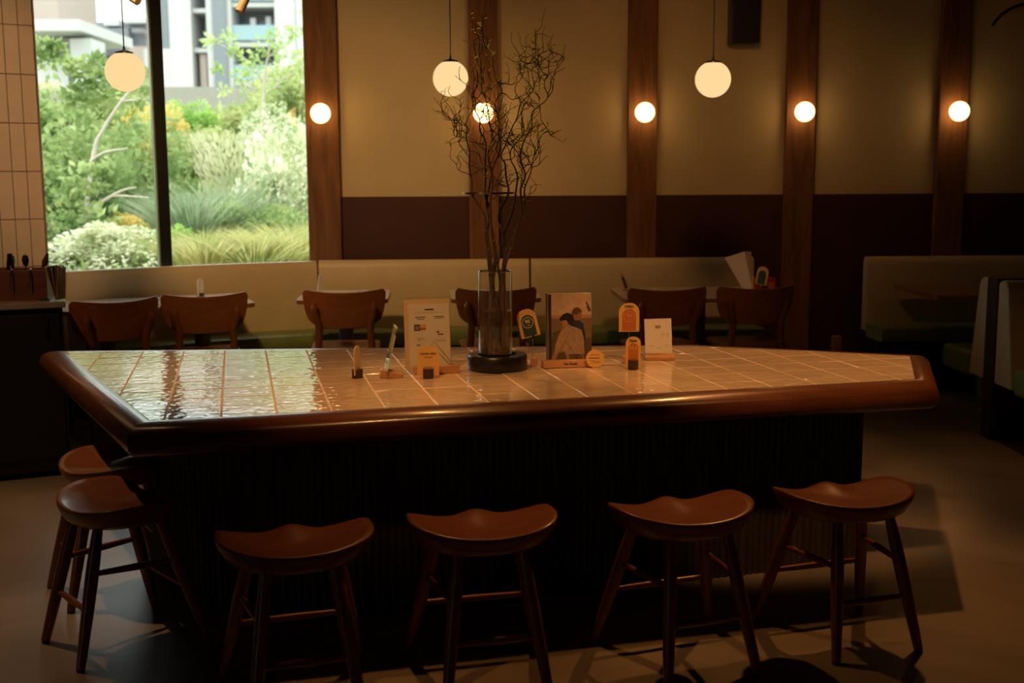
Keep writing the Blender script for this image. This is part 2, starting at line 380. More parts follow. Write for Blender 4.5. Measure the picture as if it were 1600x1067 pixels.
# the rest of the shell, behind and beside the camera
e = lpt(-5.2)
struct(MB().box((e.x, (e.y-4)/2+.0, CEIL/2), (.2, e.y+4, CEIL)).build('wall_side_left', M['ceil']))
struct(MB().box((5.0, 2.4, CEIL/2), (.2, 12.6, CEIL)).build('wall_right', M['maroon']))
struct(MB().box((0, -3.95, CEIL/2), (11, .2, CEIL)).build('wall_front', M['ceil']))
# tiled pier
tm = MB()
tm.use(M['grout']); wall_panel(tm, lpt, -2.9, U0-.02, 0, CEIL, .045, 0)
tm.use(M['tilewall'])
tw, th = .0865, .30
u = U0-.02-.003
while u > -2.88:
    z = .965-th*3+.002
    while z < CEIL-.01:
        z1 = min(z+th-.006, CEIL-.002)
        if z1 > .02:
            a = .052+rnd.uniform(-.0006, .0006)
            wall_panel(tm, lpt, u-tw+.005, u, max(z, .005), z1, a, .043)
        z += th
    u -= tw
struct(tm.build('trim_2', None, bevel=.0015))
# timber posts with their bracket lamps
posts = []
n = 3
for u, wd in ((-.045, .235), (1.103, .212), (2.246, .212), (3.392, .212), (4.505, .212)):
    pm = MB(); wall_panel(pm, wpt, u-wd/2, u+wd/2, 0, CEIL, .06, -.001)
    struct(pm.build('trim_%d' % n, M['post'], bevel=.006)); n += 1
sc = thing('wall_lamp', 'small round glowing globe lamp on the timber post beside the window', 'wall lamp', group='globe lamps on the timber posts')
MB().lathe([(.0, 0), (.042, 0), (.042, .012), (.02, .016), (.02, .03), (0, .03)], n=24).build('lamp_base', M['brass'], sc, smooth=True, rot=(PI/2, 0, 0))
MB().lathe([(.07*math.sin(PI*k/18), -.07*math.cos(PI*k/18)) for k in range(19)], n=32).build('globe', M['globehot'], sc, smooth='all', loc=(0, -.088, 0))
su = [-.043, 1.101, 2.248, 3.392, 4.508]
sl = [None, 'small round glowing globe lamp on the post behind the willow branches',
      None,
      'small round glowing globe lamp on the post right of the black speaker',
      'small round glowing globe lamp on the rightmost post']
sl[2] = 'small round glowing globe lamp on the third timber post from the window'
for i, u in enumerate(su):
    p = wpt(u, .0605); o = sc if i == 0 else dup(sc, (0, 0, 0), 0, sl[i])
    o.location = (p.x, p.y, 1.965); o.rotation_euler = (0, 0, WA)
# pendants
pd = thing('pendant_lamp', 'round opal pendant lamp hanging in front of the window', 'pendant lamp', group='opal globe pendants')
R_ = .1
MB().lathe([(R_*math.sin(PI*k/24), -R_*math.cos(PI*k/24)) for k in range(22)], n=40).build('globe', M['globe'], pd, smooth='all')
MB().lathe([(.040, .088), (.046, .086), (.044, .097), (.02, .103), (.006, .108), (.006, .125), (0, .125)], n=32).build('cap', M['black'], pd, smooth=True)
MB().tube([(0, 0, .11), (0, 0, .86)], .0035, 8).build('cord', M['black'], pd)
MB().lathe([(0, .81), (.05, .81), (.05, .835), (0, .835)], n=24).build('ceiling_cap', M['black'], pd)
for i, (p, l) in enumerate(((at(195.5, 112, 6.05), None), (at(704, 122.5, 6.7), 'round opal pendant lamp hanging left of the willow branches, between the first two posts'), (at(1114, 124, 6.65), 'round opal pendant lamp hanging left of the black speaker'))):
    o = pd if i == 0 else dup(pd, p, 0, l); o.location = p
    for ch in o.children:                                       # cords reach the ceiling
        if ch.name.startswith('cord'): ch.scale = (1, 1, 1); ch.scale.z = (CEIL-p.z)/.86
        if ch.name.startswith('ceiling_cap'): ch.location.z = CEIL-p.z-.835
# track spot heads near the window
def track_head(px, py, Y, tilt, lab):
    p = at(px, py, Y); t = thing('track_spotlight', lab, 'spotlight', p, 0)
    d = Vector(tilt).normalized()
    MB().tube([Vector((0, 0, 0)), d*.19], .021, 20).build('lamp_head', plain('beige_metal', (.78, .70, .55), .4), t, smooth=True)
    MB().tube([d*.15, Vector((d.x*.15, d.y*.15, CEIL-p.z))], .006, 8).build('stem', M['black'], t)
track_head(374, 19, 5.6, (.33, .3, .85), 'beige cylindrical spotlight head poking into the top of the right window pane')
track_head(216, 2, 5.6, (-.8, .3, .5), 'beige cylindrical spotlight head barely showing at the top of the left window pane')
# speaker
p = wpt(2.95, .10); t = thing('wall_speaker', 'black box loudspeaker mounted high on the cream wall', 'speaker', (p.x, p.y, 2.437), WA)
MB().box((0, 0, .17), (.20, .15, .34)).build('cabinet', M['black'], t, bevel=.008)
MB().box((0, -.077, .17), (.184, .006, .322)).build('grille', M['dark'], t, bevel=.002)
MB().box((0, .083, .2), (.06, .034, .08)).build('bracket', M['black'], t)
# curved arm top right
p0 = wpt(4.98, .012)
pts = []
for k in range(15):
    a = math.radians(150-k*10); pts.append((p0.x-.12+.30*math.cos(a)+.12, p0.y-.15, 2.41+.30*math.sin(a)))
cv = thing('curved_lamp_arm', 'thin dark curved metal arm at the top right corner of the wall', 'lamp arm')
MB().tube(pts, .011, 10).build('arm', M['black'], cv, smooth=True)
MB().tube([pts[-1], (pts[-1][0]+.02, wpt(5.3, 0).y+.0, pts[-1][2]-.06)], .011, 10).build('wall_mount', M['black'], cv, smooth=True)

# ------------------------------------------------------------------ the big tiled table
TT = .75
HULL = [(-1.145, 3.601), (1.512, 4.292), (1.686, 4.859), (.811, 5.197), (-1.99, 5.10)]
tab = thing('communal_table', 'large tiled communal table with thick glossy wood rim and dark fluted base', 'table')
ga = math.radians(13.3); gu = Vector((math.cos(ga), math.sin(ga))); gv = Vector((-math.sin(ga), math.cos(ga)))
tl = MB(); TS = .1765; GAP = .0055
for iu in range(-16, 18):
    for iv in range(-6, 16):
        u0 = -.245+iu*TS; v0 = 3.769+iv*TS
        cs = [gu*a+gv*bb for a, bb in ((u0+GAP/2, v0+GAP/2), (u0+TS-GAP/2, v0+GAP/2), (u0+TS-GAP/2, v0+TS-GAP/2), (u0+GAP/2, v0+TS-GAP/2))]
        pl = clip_convex([(q.x, q.y) for q in cs], HULL)
        if len(pl) < 3: continue
        area = abs(sum(pl[i-1][0]*pl[i][1]-pl[i][0]*pl[i-1][1] for i in range(len(pl))))/2
        if area < 2e-5: continue
        cx = sum(q[0] for q in pl)/len(pl); cy = sum(q[1] for q in pl)/len(pl)
        tx, ty = rnd.gauss(0, .005), rnd.gauss(0, .005); dz = rnd.uniform(-.0004, 0)
        n_ = len(pl); top = [(cx+(q[0]-cx)*.985, cy+(q[1]-cy)*.985, TT+dz+tx*(q[0]-cx)+ty*(q[1]-cy)) for q in pl]
        edge = [(q[0], q[1], TT-.0011+dz+tx*(q[0]-cx)+ty*(q[1]-cy)) for q in pl]; low = [(q[0], q[1], TT-.012) for q in pl]
        fs = [tuple(range(n_))]+[(i+n_, (i+1) % n_+n_, (i+1) % n_, i) for i in range(n_)]+[(i+2*n_, (i+1) % n_+2*n_, (i+1) % n_+n_, i+n_) for i in range(n_)]
        tl.add(top+edge+low, fs)
tl.build('tiled_surface', M['tabletile'], tab)
MB().prism(HULL, TT-.03, TT-.0014).build('grout', M['tgrout'], tab)
prof = [(-.002, TT-.001), (.008, TT+.001), (.03, TT+.0005), (.052, TT-.006), (.07, TT-.018), (.083, TT-.035), (.088, TT-.055), (.085, TT-.075), (.075, TT-.093), (.058, TT-.103), (.03, TT-.106), (-.06, TT-.106), (-.06, TT-.03), (-.002, TT-.028)]
MB().sweep([Vector(q) for q in HULL], prof, closed=True).build('wooden_rim', M['rim'], tab, smooth=True, label='thick rounded glossy brown rim')
MB().prism([(q[0]*.97+.0, (q[1]-4.5)*.95+4.5) for q in HULL], TT-.10, TT-.03).build('underside_panel', M['dark'], tab)
# fluted base: outline rounded at its left end
ctrl = [(1.355, 4.39), (.75, 4.215), (.189, 4.04), (-.35, 3.875), (-.72, 3.82), (-1.02, 3.88), (-1.25, 4.06), (-1.40, 4.32), (-1.45, 4.58), (-1.32, 4.80), (-1.0, 4.88), (.6, 4.90), (1.42, 4.68)]
def resample(pts, step):
    out = []; acc = 0
    for i in range(len(pts)-1):
        a, b = Vector(pts[i]), Vector(pts[i+1]); L_ = (b-a).length; dd = -acc
        while dd+step <= L_+1e-9: dd += step; out.append(a+(b-a)*(dd/L_))
        acc = L_-dd
    return out
def catmull(p, n=12, closed=False):
    out = []; N = len(p)
    for i in range(N if closed else N-1):
        g = lambda k: Vector(p[k % N]) if closed else Vector(p[max(0, min(N-1, k))])
        p0, p1, p2, p3 = g(i-1), g(i), g(i+1), g(i+2)
        for k in range(n):
            t_ = k/n; out.append(.5*((2*p1)+(p2-p0)*t_+(2*p0-5*p1+4*p2-p3)*t_**2+(3*p1-p0-3*p2+p3)*t_**3))
    if not closed: out.append(Vector(p[-1]))
    return out
cl = catmull(ctrl, 14)+[Vector(ctrl[0])]
rs = resample(cl, .0045); out = []
for i, p in enumerate(rs):
    d = (rs[(i+1) % len(rs)]-rs[i-1]).normalized(); nn = Vector((-d.y, d.x))
    out.append(p+nn*(-.010*abs(math.sin(PI*i/6))))
MB().prism([(q.x, q.y) for q in out], .0, TT-.1).build('fluted_base', M['flute'], tab)
# plinth recess not needed: the fluting runs to the floor

# ------------------------------------------------------------------ stools
def seat_mesh():
    NT, NR = 64, 10
    def outline(a):
        c, s_ = math.cos(a), math.sin(a)
        if s_ >= 0:       # front edge (towards the table), nearly straight with tight corners
            e_ = 5.0; r = (abs(c/.225)**e_+abs(s_/.125)**e_)**(-1/e_)
        else:
            e_ = 2.25; r = (abs(c/.225)**e_+abs(s_/.175)**e_)**(-1/e_)
        return r*c, r*s_
    def top(x, y):
        z = .468+.040*abs(x/.225)**2.2
        f = max(0, min(1, (y+.04)/.15)); f = f*f*(3-2*f)
        z += .022*math.exp(-(x/.055)**2)*f - .004*f*(1-math.exp(-(x/.09)**2))
        g = max(0, min(1, (-y-.02)/.15)); z += .014*g*g
        return z
    vs = [(0, -.01, top(0, -.01))]; fs = []; rings = []
    def ring(fr, fz):
        k0 = len(vs)
        for k in range(NT):
            x, y = outline(2*PI*k/NT); x *= fr; y = y*fr-.01*(1-fr); vs.append((x, y, fz(x, y)))
        rings.append(k0)
    for i in range(1, NR): ring(i/NR*.985, top)
    ring(.995, lambda x, y: top(x, y)-.002)
    ring(1.0, lambda x, y: top(x, y)-.008)
    ring(.992, lambda x, y: top(x, y)-.020)
    ring(.955, lambda x, y: top(x, y)-.034)
    ring(.89, lambda x, y: .7*top(x, y)+.3*.468-.046)
    ring(.80, lambda x, y: .4*top(x, y)+.6*.468-.050)
    ring(.4, lambda x, y: .418)
    vs.append((0, -.01, .418))
    for k in range(NT): fs.append((0, rings[0]+k, rings[0]+(k+1) % NT))
    for a, b in zip(rings, rings[1:]):
        for k in range(NT): k2 = (k+1) % NT; fs.append((a+k, b+k, b+k2, a+k2))
    for k in range(NT): fs.append((rings[-1]+(k+1) % NT, rings[-1]+k, len(vs)-1))
    return MB().add(vs, fs)
st = thing('bar_stool', 'low wooden saddle stool at the near side, leftmost of the front row', 'stool', group='saddle seat stools around the tiled table')
seat_mesh().build('seat', M['stool'], st, smooth='all')
legs = {}
for nm, (tx, ty, fx, fy) in {'fl': (-.125, .085, -.21, .20), 'fr': (.125, .085, .21, .20), 'rl': (-.095, -.105, -.152, -.205), 'rr': (.095, -.105, .152, -.205)}.items():
    a, b = Vector((tx, ty, .425)), Vector((fx, fy, .006)); legs[nm] = (a, b)
    pts = [a.lerp(b, k/8) for k in range(9)]; rad = [.0155, .0185, .0205, .021, .0205, .0195, .018, .0165, .0145]
    lg = MB().tube(pts, rad, 14).build('leg', M['stool'], st, smooth=True)
    MB().lathe([(0, -.006), (.013, -.006), (.013, .002), (0, .002)], c=b, n=14).build('foot_pad', M['black'], lg)
def onleg(nm, z): a, b = legs[nm]; return a.lerp(b, (a.z-z)/(a.z-b.z))
for a, b, z in (('fl', 'rl', .285), ('fr', 'rr', .285), ('fl', 'fr', .19), ('rl', 'rr', .175)):
    p, q = onleg(a, z), onleg(b, z); MB().tube([p, p.lerp(q, .5), q], [.0085, .0115, .0085], 10).build('stretcher', M['stool'], st, smooth=True)
SG = 'saddle seat stools around the tiled table'
spots = [(-.625, 3.225, 17, None),
         (-.09, 3.375, 13, 'low wooden saddle stool, second from the left in the front row'),
         (.53, 3.51, 20, 'low wooden saddle stool, third from the left in the front row'),
         (1.085, 3.68, 18, 'low wooden saddle stool at the right end of the front row'),
         (-1.285, 3.665, -49, 'low wooden saddle stool at the table left end, nearer the camera'),
         (-1.47, 4.15, -56, 'low wooden saddle stool behind the nearer one at the left end, shining with window light')]
for i, (x, y, a, l) in enumerate(spots):
    o = st if i == 0 else dup(st, (0, 0, 0), 0, l, SG); o.location = (x, y, 0); o.rotation_euler = (0, 0, math.radians(a))

# ------------------------------------------------------------------ bistro chairs
ch = thing('bistro_chair', 'wooden bistro chair with curved backrest nearest the black cabinet', 'chair', group='wooden bistro chairs along the bench tables')
def backrest():
    NX, NZ = 24, 10; W, H = .257, .228; vs = []; fs = []
    for side in (0, 1):
        for j in range(NZ+1):
            t_ = j/NZ
            # half width by height: narrower and rounded at the bottom, rounded corners at the top
            wv = W*(1-.20*(1-t_)**2.2)
            if t_ < .28: wv -= .060*(1-t_/.28)**2.4
            if t_ > .88: wv -= .016*((t_-.88)/.12)**2
            for i in range(NX+1):
                s_ = i/NX*2-1; x = wv*s_
                z = .588+H*t_ + (.018*abs(s_)**2.2)*t_ + .006*(1-t_)*abs(s_)**3
                y = -.215+.075*(x/.25)**2 - .05*(t_-.5)*.9 + (0 if side == 0 else -.016)
                vs.append((x, y, z))
    K = (NX+1)*(NZ+1)
    for j in range(NZ):
        for i in range(NX):
            a = j*(NX+1)+i; fs.append((a, a+1, a+NX+2, a+NX+1)); fs.append((K+a, K+a+NX+1, K+a+NX+2, K+a+1))
    bd = [i for i in range(NX+1)]+[j*(NX+1)+NX for j in range(1, NZ+1)]+[NZ*(NX+1)+i for i in range(NX-1, -1, -1)]+[j*(NX+1) for j in range(NZ-1, 0, -1)]
    for a, b in zip(bd, bd[1:]+bd[:1]): fs.append((a, K+a, K+b, b))
    return MB().add(vs, fs)
backrest().build('backrest', M['chair'], ch, smooth=True, bevel=.004)
MB().prism(rrect(.43, .42, .07, 6), .435, .462).build('seat', M['chair'], ch, bevel=.006)
MB().box((0, .18, .415), (.34, .02, .045)).box((0, -.17, .415), (.34, .02, .045)).box((-.17, 0, .415), (.02, .34, .045)).box((.17, 0, .415), (.02, .34, .045)).build('seat_rail', M['chairleg'], ch)
for s_ in (-1, 1):
    pts = catmull([(s_*.18, -.245, .0), (s_*.172, -.205, .25), (s_*.165, -.192, .45), (s_*.158, -.205, .6), (s_*.178, -.224, .68), (s_*.182, -.236, .755)], 5)
    MB().tube([Vector(p) for p in pts], [.015+.007*min(1, i/10) if i < 24 else .012 for i in range(len(pts))], 12).build('leg', M['chairleg'], ch, smooth=True)
    MB().tube([(s_*.18, .19, 0), (s_*.172, .175, .25), (s_*.165, .165, .435)], [.013, .018, .02], 12).build('leg', M['chairleg'], ch, smooth=True)
CG = 'wooden bistro chairs along the bench tables'
cs = [(-2.27, 6.63, 36, None), (-1.84, 6.93, 19, 'wooden bistro chair with curved backrest, second from the black cabinet'),
      (-1.035, 7.13, 6, 'wooden bistro chair standing alone between the window tables and the acrylic menu'),
      (-.095, 7.19, 6, 'wooden bistro chair seen behind the glass vase'),
      (.975, 7.16, 10, 'wooden bistro chair behind the small white card, left of the large leaning menu'),
      (1.54, 7.24, 9, 'rightmost wooden bistro chair, in front of the red box')]
for i, (x, y, a, l) in enumerate(cs):
    r_ = math.radians(a); o = ch if i == 0 else dup(ch, (0, 0, 0), 0, l, CG)
    o.location = (x-.2*math.sin(r_), y+.2*math.cos(r_)+.0, 0); o.rotation_euler = (0, 0, r_)

# ------------------------------------------------------------------ tables along the bench
def bench_table(x, y, a, w_, d_, lab, top='white_top', corner=.06, ped=.05):
    t = thing('cafe_table', lab, 'table', (x, y, 0), math.radians(a), 'cafe tables by the benches')
    tp = MB().prism(rrect(w_, d_, corner, 5), .748, .75).build('tabletop', M[top], t)
    MB().prism(rrect(w_, d_, corner, 5), .722, .748).build('table_edge', M['chair'], t, bevel=.002)
    MB().lathe([(0, .012), (ped, .012), (ped, .70), (0, .70)], n=24).build('pedestal', M['steel'], t, smooth=True)
    MB().lathe([(0, 0), (.22, 0), (.22, .008), (.05, .02), (0, .02)], n=36).build('foot_plate', M['steel'], t, smooth=True)
    MB().box((0, 0, .711), (.3, .3, .022)).build('top_plate', M['steel'], t)
    return t
bench_table(-2.50, 7.13, 24, .56, .70, 'pale topped cafe table in the window corner beside the black cabinet')
bench_table(-1.98, 7.36, 24, .56, .70, 'pale topped cafe table under the window, right of the corner one')
bench_table(-1.10, 7.64, 4, .58, .66, 'pale topped cafe table behind the chair left of the acrylic menu')
bench_table(-.12, 7.66, 4, .58, .66, 'pale topped cafe table behind the glass vase')
bench_table(1.235, 7.66, 2, 1.08, .76, 'long pale topped cafe table with the large leaning menu on it')
bench_table(3.22, 7.79, 1, 1.04, .82, 'brown topped booth table on a blue grey pedestal at far right', 'brown_top', .03, .055)

# ------------------------------------------------------------------ benches
def bench(path, lab, z0=.42, endcap=True, seat_d=.44):
    path = [Vector(p) for p in path]
    t = thing('banquette_bench', lab, 'bench', group='cream and green banquettes')
    back = [(.115, z0+.05), (.105, z0-.02), (.0, z0-.02), (.0, .88), (.012, .915), (.035, .932), (.06, .93), (.075, .915), (.085, .88)]
    MB().sweep(path, back).build('backrest', M['cream'], t, smooth=True)
    seat = [(.10, .36), (.10, .455), (seat_d-.03, .462), (seat_d-.008, .452), (seat_d, .43), (seat_d, .375), (seat_d-.01, .36)]
    MB().sweep(path, seat).build('seat', M['green'], t, smooth=True)
    base = [(.06, .0), (.06, .36), (seat_d-.07, .36), (seat_d-.07, .0)]
    MB().sweep(path, base).build('plinth', M['dark'], t)
    return t
def off(path, d):
    return path
b1 = [(-2.90, 7.42), (-2.70, 7.59), (-2.45, 7.775), (-2.171, 7.955), (-1.9, 8.10), (-1.65, 8.21), (-1.41, 8.30)]
bench(b1, 'cream backed curved bench under the window with green seat')
bench([wpt(-.085, .075), wpt(1.42, .075)], 'cream backed bench on the far wall between window and glass vase, green seat')
bench([wpt(1.435, .075), wpt(3.05, .075)], 'cream backed bench on the far wall behind the rightmost chairs, green seat')
bench([wpt(3.86, .13), wpt(6.1, .13)], 'cream backed booth bench against the far wall at right edge')
# double booth bench at right
bd = thing('booth_divider_bench', 'back to back booth bench with cream backs and green seats at right edge', 'bench', (2.75, 6.6, 0))
Lb = 2.05
def yz(prof, x0, x1):
    n_ = len(prof); return [(x0, p[0], p[1]) for p in prof]+[(x1, p[0], p[1]) for p in prof], [(i, (i+1) % n_, n_+(i+1) % n_, n_+i) for i in range(n_)]+[tuple(range(n_-1, -1, -1)), tuple(range(n_, 2*n_))]
MB().add(*yz([(.07, .33), (.30, .33), (.20, .88), (.17, .92), (.13, .925), (.07, .91)], 0, Lb)).build('backrest', M['cream'], bd, bevel=.012)
MB().add(*yz([(-.07, .33), (-.30, .33), (-.19, .88), (-.16, .92), (-.12, .925), (-.07, .91)], 0, Lb)).build('backrest', M['cream'], bd, bevel=.012)
MB().add(*yz([(-.068, 0), (.068, 0), (.068, .93), (-.068, .93)], -.006, Lb)).build('divider_panel', wood('dark_walnut', (.03, .014, .008), (.06, .028, .014), .5), bd)
MB().box((Lb/2-.0, .53, .38), (Lb, .44, .15)).build('seat', M['green'], bd, bevel=.03)
MB().box((Lb/2-.0, -.53, .38), (Lb, .44, .15)).build('seat', M['green'], bd, bevel=.03)
MB().box((Lb/2+.1, .33, .16), (Lb-.22, .42, .32)).build('plinth', M['maroon'], bd)
MB().box((Lb/2+.1, -.33, .16), (Lb-.22, .42, .32)).build('plinth', M['maroon'], bd)
# short pale post behind the table
ps = thing('wooden_bollard', 'short pale wooden post just showing above the far right table edge', 'post', (2.10, 7.44, 0))
MB().box((0, 0, .25), (.055, .055, .47)).build('shaft', M['block'], ps, bevel=.004)
MB().lathe([(0, 0), (.11, 0), (.11, .015), (0, .015)], n=28).build('foot_plate', M['dark'], ps)

# ------------------------------------------------------------------ service cabinet and what stands on it
ca = math.radians(24.6)
cab = thing('service_cabinet', 'black service cabinet below the tiled pier at the left edge', 'cabinet', (-2.262, 5.839, 0), ca)
MB().box((-.78, .65, .45), (1.54, 1.27, .84)).build('body', M['cabinet'], cab)
MB().box((-.775, .645, .885), (1.56, 1.30, .03)).build('countertop', plain('grey_countertop', (.30, .31, .34), .16), cab, bevel=.003)
for k in range(3):
    d = MB().box((-.27-.5*k, .012, .47), (.485, .016, .74)).build('door', M['cabinet'], cab, bevel=.002)
    MB().box((-.09-.5*k, -.0, .78), (.012, .016, .1)).build('handle', M['black'], d)
MB().box((-.78, .67, .02), (1.5, 1.22, .04)).build('kickboard', M['dark'], cab)
def cabpt(x, y, z=.9): p = Matrix.Rotation(ca, 3, 'Z') @ Vector((x, y, 0)); return (p.x-2.262, p.y+5.839, z)
cd = thing('cutlery_caddy', 'dark wooden cutlery box on the black cabinet at left edge', 'cutlery box', (-2.372, 5.905, .9), math.radians(9))
bx = MB(); w_, d_, h_ = .60, .20, .155
bx.box((-w_/2, .006, h_/2), (w_, .012, h_)).box((-w_/2, d_-.006, h_/2), (w_, .012, h_)).box((-.006, d_/2, h_/2), (.012, d_-.024, h_)).box((-w_+.006, d_/2, h_/2), (.012, d_-.024, h_)).box((-w_/2, d_/2, .006), (w_-.024, d_-.024, .012))
bx.build('box', M['caddy'], cd, bevel=.002)
for k in range(1, 4): MB().box((-w_*k/4, d_/2, .075), (.008, d_-.024, .125)).build('partition', M['caddy'], cd)
MB().box((-.012, -.006, .004), (.05, .01, .008)).build('foot_pad', M['black'], cd)
def cutlery(kind, x, y, lx, ly, lab):
    R = Matrix.Rotation(math.radians(9), 3, 'Z'); p = R @ Vector((x, y, 0))
    t = thing(kind, lab, 'cutlery', (-2.372+p.x, 5.905+p.y, .914), math.radians(9), 'cutlery standing in the wooden box')
    d = Vector((lx, ly, 1)).normalized()
    if kind == 'table_knife':
        MB().tube([d*.0, d*.12], [.004, .006], 8).build('blade', M['metal'], t); MB().tube([d*.12, d*.17, d*.225], [.006, .010, .009], 10).build('handle', M['black'], t, smooth=True)
    elif kind == 'tongs':
        MB().tube([d*.0, d*.16], .004, 8).build('stem', M['metal'], t); MB().tube([d*.15, d*.19, d*.235], [.008, .016, .006], 12).build('grip', plain('maroon_grip', (.10, .025, .03), .4), t, smooth=True)
    else:
        MB().tube([d*0, d*.13], .003, 8).build('handle', M['metal'], t)
        o = MB().lathe([(0, -.026), (.012, -.018), (.018, 0), (.013, .018), (0, .026)], n=16).build('bowl', M['black'], t, smooth=True, loc=d*.185, rot=(0, .2*lx, 0)); o.scale = (1, .45, 1.3)
        MB().tube([d*.12, d*.165], .004, 8).build('neck', M['metal'], t)
for a in (('tongs', -.08, .07, .35, 0, 'maroon handled tongs leaning right at the right end of the cutlery box'),
          ('serving_spoon', -.13, .10, .05, 0, 'dark spoon standing right of centre in the cutlery box'),
          ('table_knife', -.155, .06, -.12, 0, 'black handled knife in front of the dark spoons in the box'),
          ('serving_spoon', -.185, .1, -.02, 0, 'tallest dark spoon in the cutlery box'),
          ('table_knife', -.215, .06, .12, 0, 'black handled knife left of the tallest spoon'),
          ('table_knife', -.26, .1, -.2, .0, 'black handled knife leaning left in the cutlery box'),
          ('tongs', -.31, .08, .0, 0, 'maroon handled tongs near the left frame edge')): cutlery(*a)
# metal clips hanging on the front of the caddy
for k, x in enumerate((-.075, -.165, -.255)):
    R = Matrix.Rotation(math.radians(9), 3, 'Z'); p = R @ Vector((x, -.004, 0))
    t = thing('hanging_clip', ('thin metal clip hung over the cutlery box front, nearest its right end', 'thin metal clip hung over the middle of the cutlery box front', 'thin metal clip hung over the cutlery box front near the left frame edge')[k], 'clip', (-2.372+p.x, 5.905+p.y, .9), math.radians(9), 'clips on the cutlery box')
    MB().tube([(0, .012, .159), (0, -.002, .160), (0, -.004, .1), (0, -.003, .04)], .0035, 8).build('rod', M['metal'], t)
    MB().box((0, -.004, .1), (.014, .004, .09)).build('strip', M['dark'], t)
# menu stand
mp = Vector(cabpt(-.022, .045)); ms = thing('menu_holder', 'wedge shaped clear holder full of dark menus on the cabinet corner', 'menu holder', mp, math.radians(-8))
a_ = MB()
for s_ in (-1, 1): a_.add([(.004*s_, -.03, .003), (.046*s_-.018, -.03, .175), (.046*s_-.018, .06, .175), (.004*s_, .06, .003)], [(0, 1, 2, 3)])
h = a_.build('holder', M['acrylic'], ms); so = h.modifiers.new('t', 'SOLIDIFY'); so.thickness = .002
MB().box((0, .015, .002), (.02, .10, .004)).build('foot', M['acrylic'], ms)
cols = [(.5, .25, .12), (.04, .02, .02), (.05, .03, .03), (.35, .3, .28), (.03, .03, .05), (.28, .12, .10), (.45, .3, .2)]
for k in range(7):
    f = (k-3)/3.6
    t = tag(MB().add([(f*.004-.001, -.025, .006), (f*.004+.001, -.025, .006), (f*.04-.016, -.025, .17+.004*(k % 3)), (f*.04-.0196, -.025, .17+.004*(k % 3)), (f*.004-.001, .055, .006), (f*.004+.001, .055, .006), (f*.04-.016, .055, .17+.004*(k % 3)), (f*.04-.0196, .055, .17+.004*(k % 3))],
        [(0, 1, 2, 3), (7, 6, 5, 4), (0, 4, 5, 1), (1, 5, 6, 2), (2, 6, 7, 3), (3, 7, 4, 0)]).build('folded_menu', plain('menu_card', cols[k], .5), None, loc=mp, rot=(0, 0, math.radians(-8))),
        ['cream brown menu card, leftmost in the clear wedge holder', 'very dark menu card, second from the left in the wedge holder', 'very dark menu card, third from the left in the wedge holder', 'grey menu card in the middle of the wedge holder', 'blue black menu card just right of the grey one in the holder', 'dull red menu card, second from the right in the holder', 'tan menu card, rightmost in the clear wedge holder'][k], 'menu', 'menus in the clear holder')

# ------------------------------------------------------------------ things on the big table
def local(t, mb, name, mt, **k): return mb.build(name, mt, t, **k)
SUR = TT+.0008
def arch(w_, h_, z0=0, r=None, n=10):              # an arch outline (x, z), CCW
    r = w_/2 if r is None else r
    pts = [(-w_/2, z0), (w_/2, z0)]
    for k in range(n+1): a = PI/2*k/n; pts.append((w_/2-r+r*math.cos(a), z0+h_-r+r*math.sin(a)))
    for k in range(n+1): a = PI/2+PI/2*k/n; pts.append((-w_/2+r+r*math.cos(a), z0+h_-r+r*math.sin(a)))
    return pts
def circ(r, cx=0, cz=0, n=32): return [(cx+r*math.cos(2*PI*k/n), cz+r*math.sin(2*PI*k/n)) for k in range(n)]
def ring2(mb, r0, r1, cx, cz, y, n=36):
    vs = [(cx+r*math.cos(2*PI*k/n), y, cz+r*math.sin(2*PI*k/n)) for r in (r0, r1) for k in range(n)]
    return mb.add(vs, [(k, (k+1) % n, n+(k+1) % n, n+k) for k in range(n)])
def rect(x0, x1, z0, z1): return [(x0, z0), (x1, z0), (x1, z1), (x0, z1)]
def bars(mb, lst, y=-.0012):
    for x0, x1, z0, z1 in lst: mb.add(*upright(rect(x0, x1, z0, z1), y, y+.0004))
    return mb
def block(t, r=.021, h=.034, x=0, y=0): return MB().lathe([(0, 0), (r, 0), (r, h-.001), (r-.001, h), (0, h)], c=(x, y, 0), n=28).build('block', M['darkblock'], t, smooth=True)

# leftmost card, seen edge on in a dark round block
t = thing('table_card', 'narrow cream card seen edge-on in a dark round block, leftmost on the tiled table', 'sign', (-.592, 4.38, SUR), math.radians(76))
block(t)
c = MB().add(*upright(arch(.062, .112, .012, .028), -.0015, .0015)).build('card', M['paper'], t)
# acrylic stand seen from the side on a wedge
t = thing('acrylic_sign_stand', 'clear acrylic sheet leaning in a small wedge block, seen side-on', 'sign stand', (-.462, 4.40, SUR), math.radians(4))
MB().add(*upright([(-.045, 0), (.042, 0), (.042, .012), (-.036, .032), (-.045, .028)], -.03, .03)).build('wedge_block', M['block'], t, bevel=.0015)
ang = math.radians(14)
s_ = MB().box((0, 0, .10), (.0035, .10, .19)).build('sheet', M['acrylic'], t, loc=(-.028, 0, .012), rot=(0, ang, math.radians(8)))
MB().box((0, 0, .185), (.0046, .101, .006)).build('polished_edge', plain('frosted_acrylic_edge', (.75, .75, .68), .3), s_)
MB().box((.003, 0, .085), (.001, .094, .14)).build('paper_insert', M['papwhite'], s_)
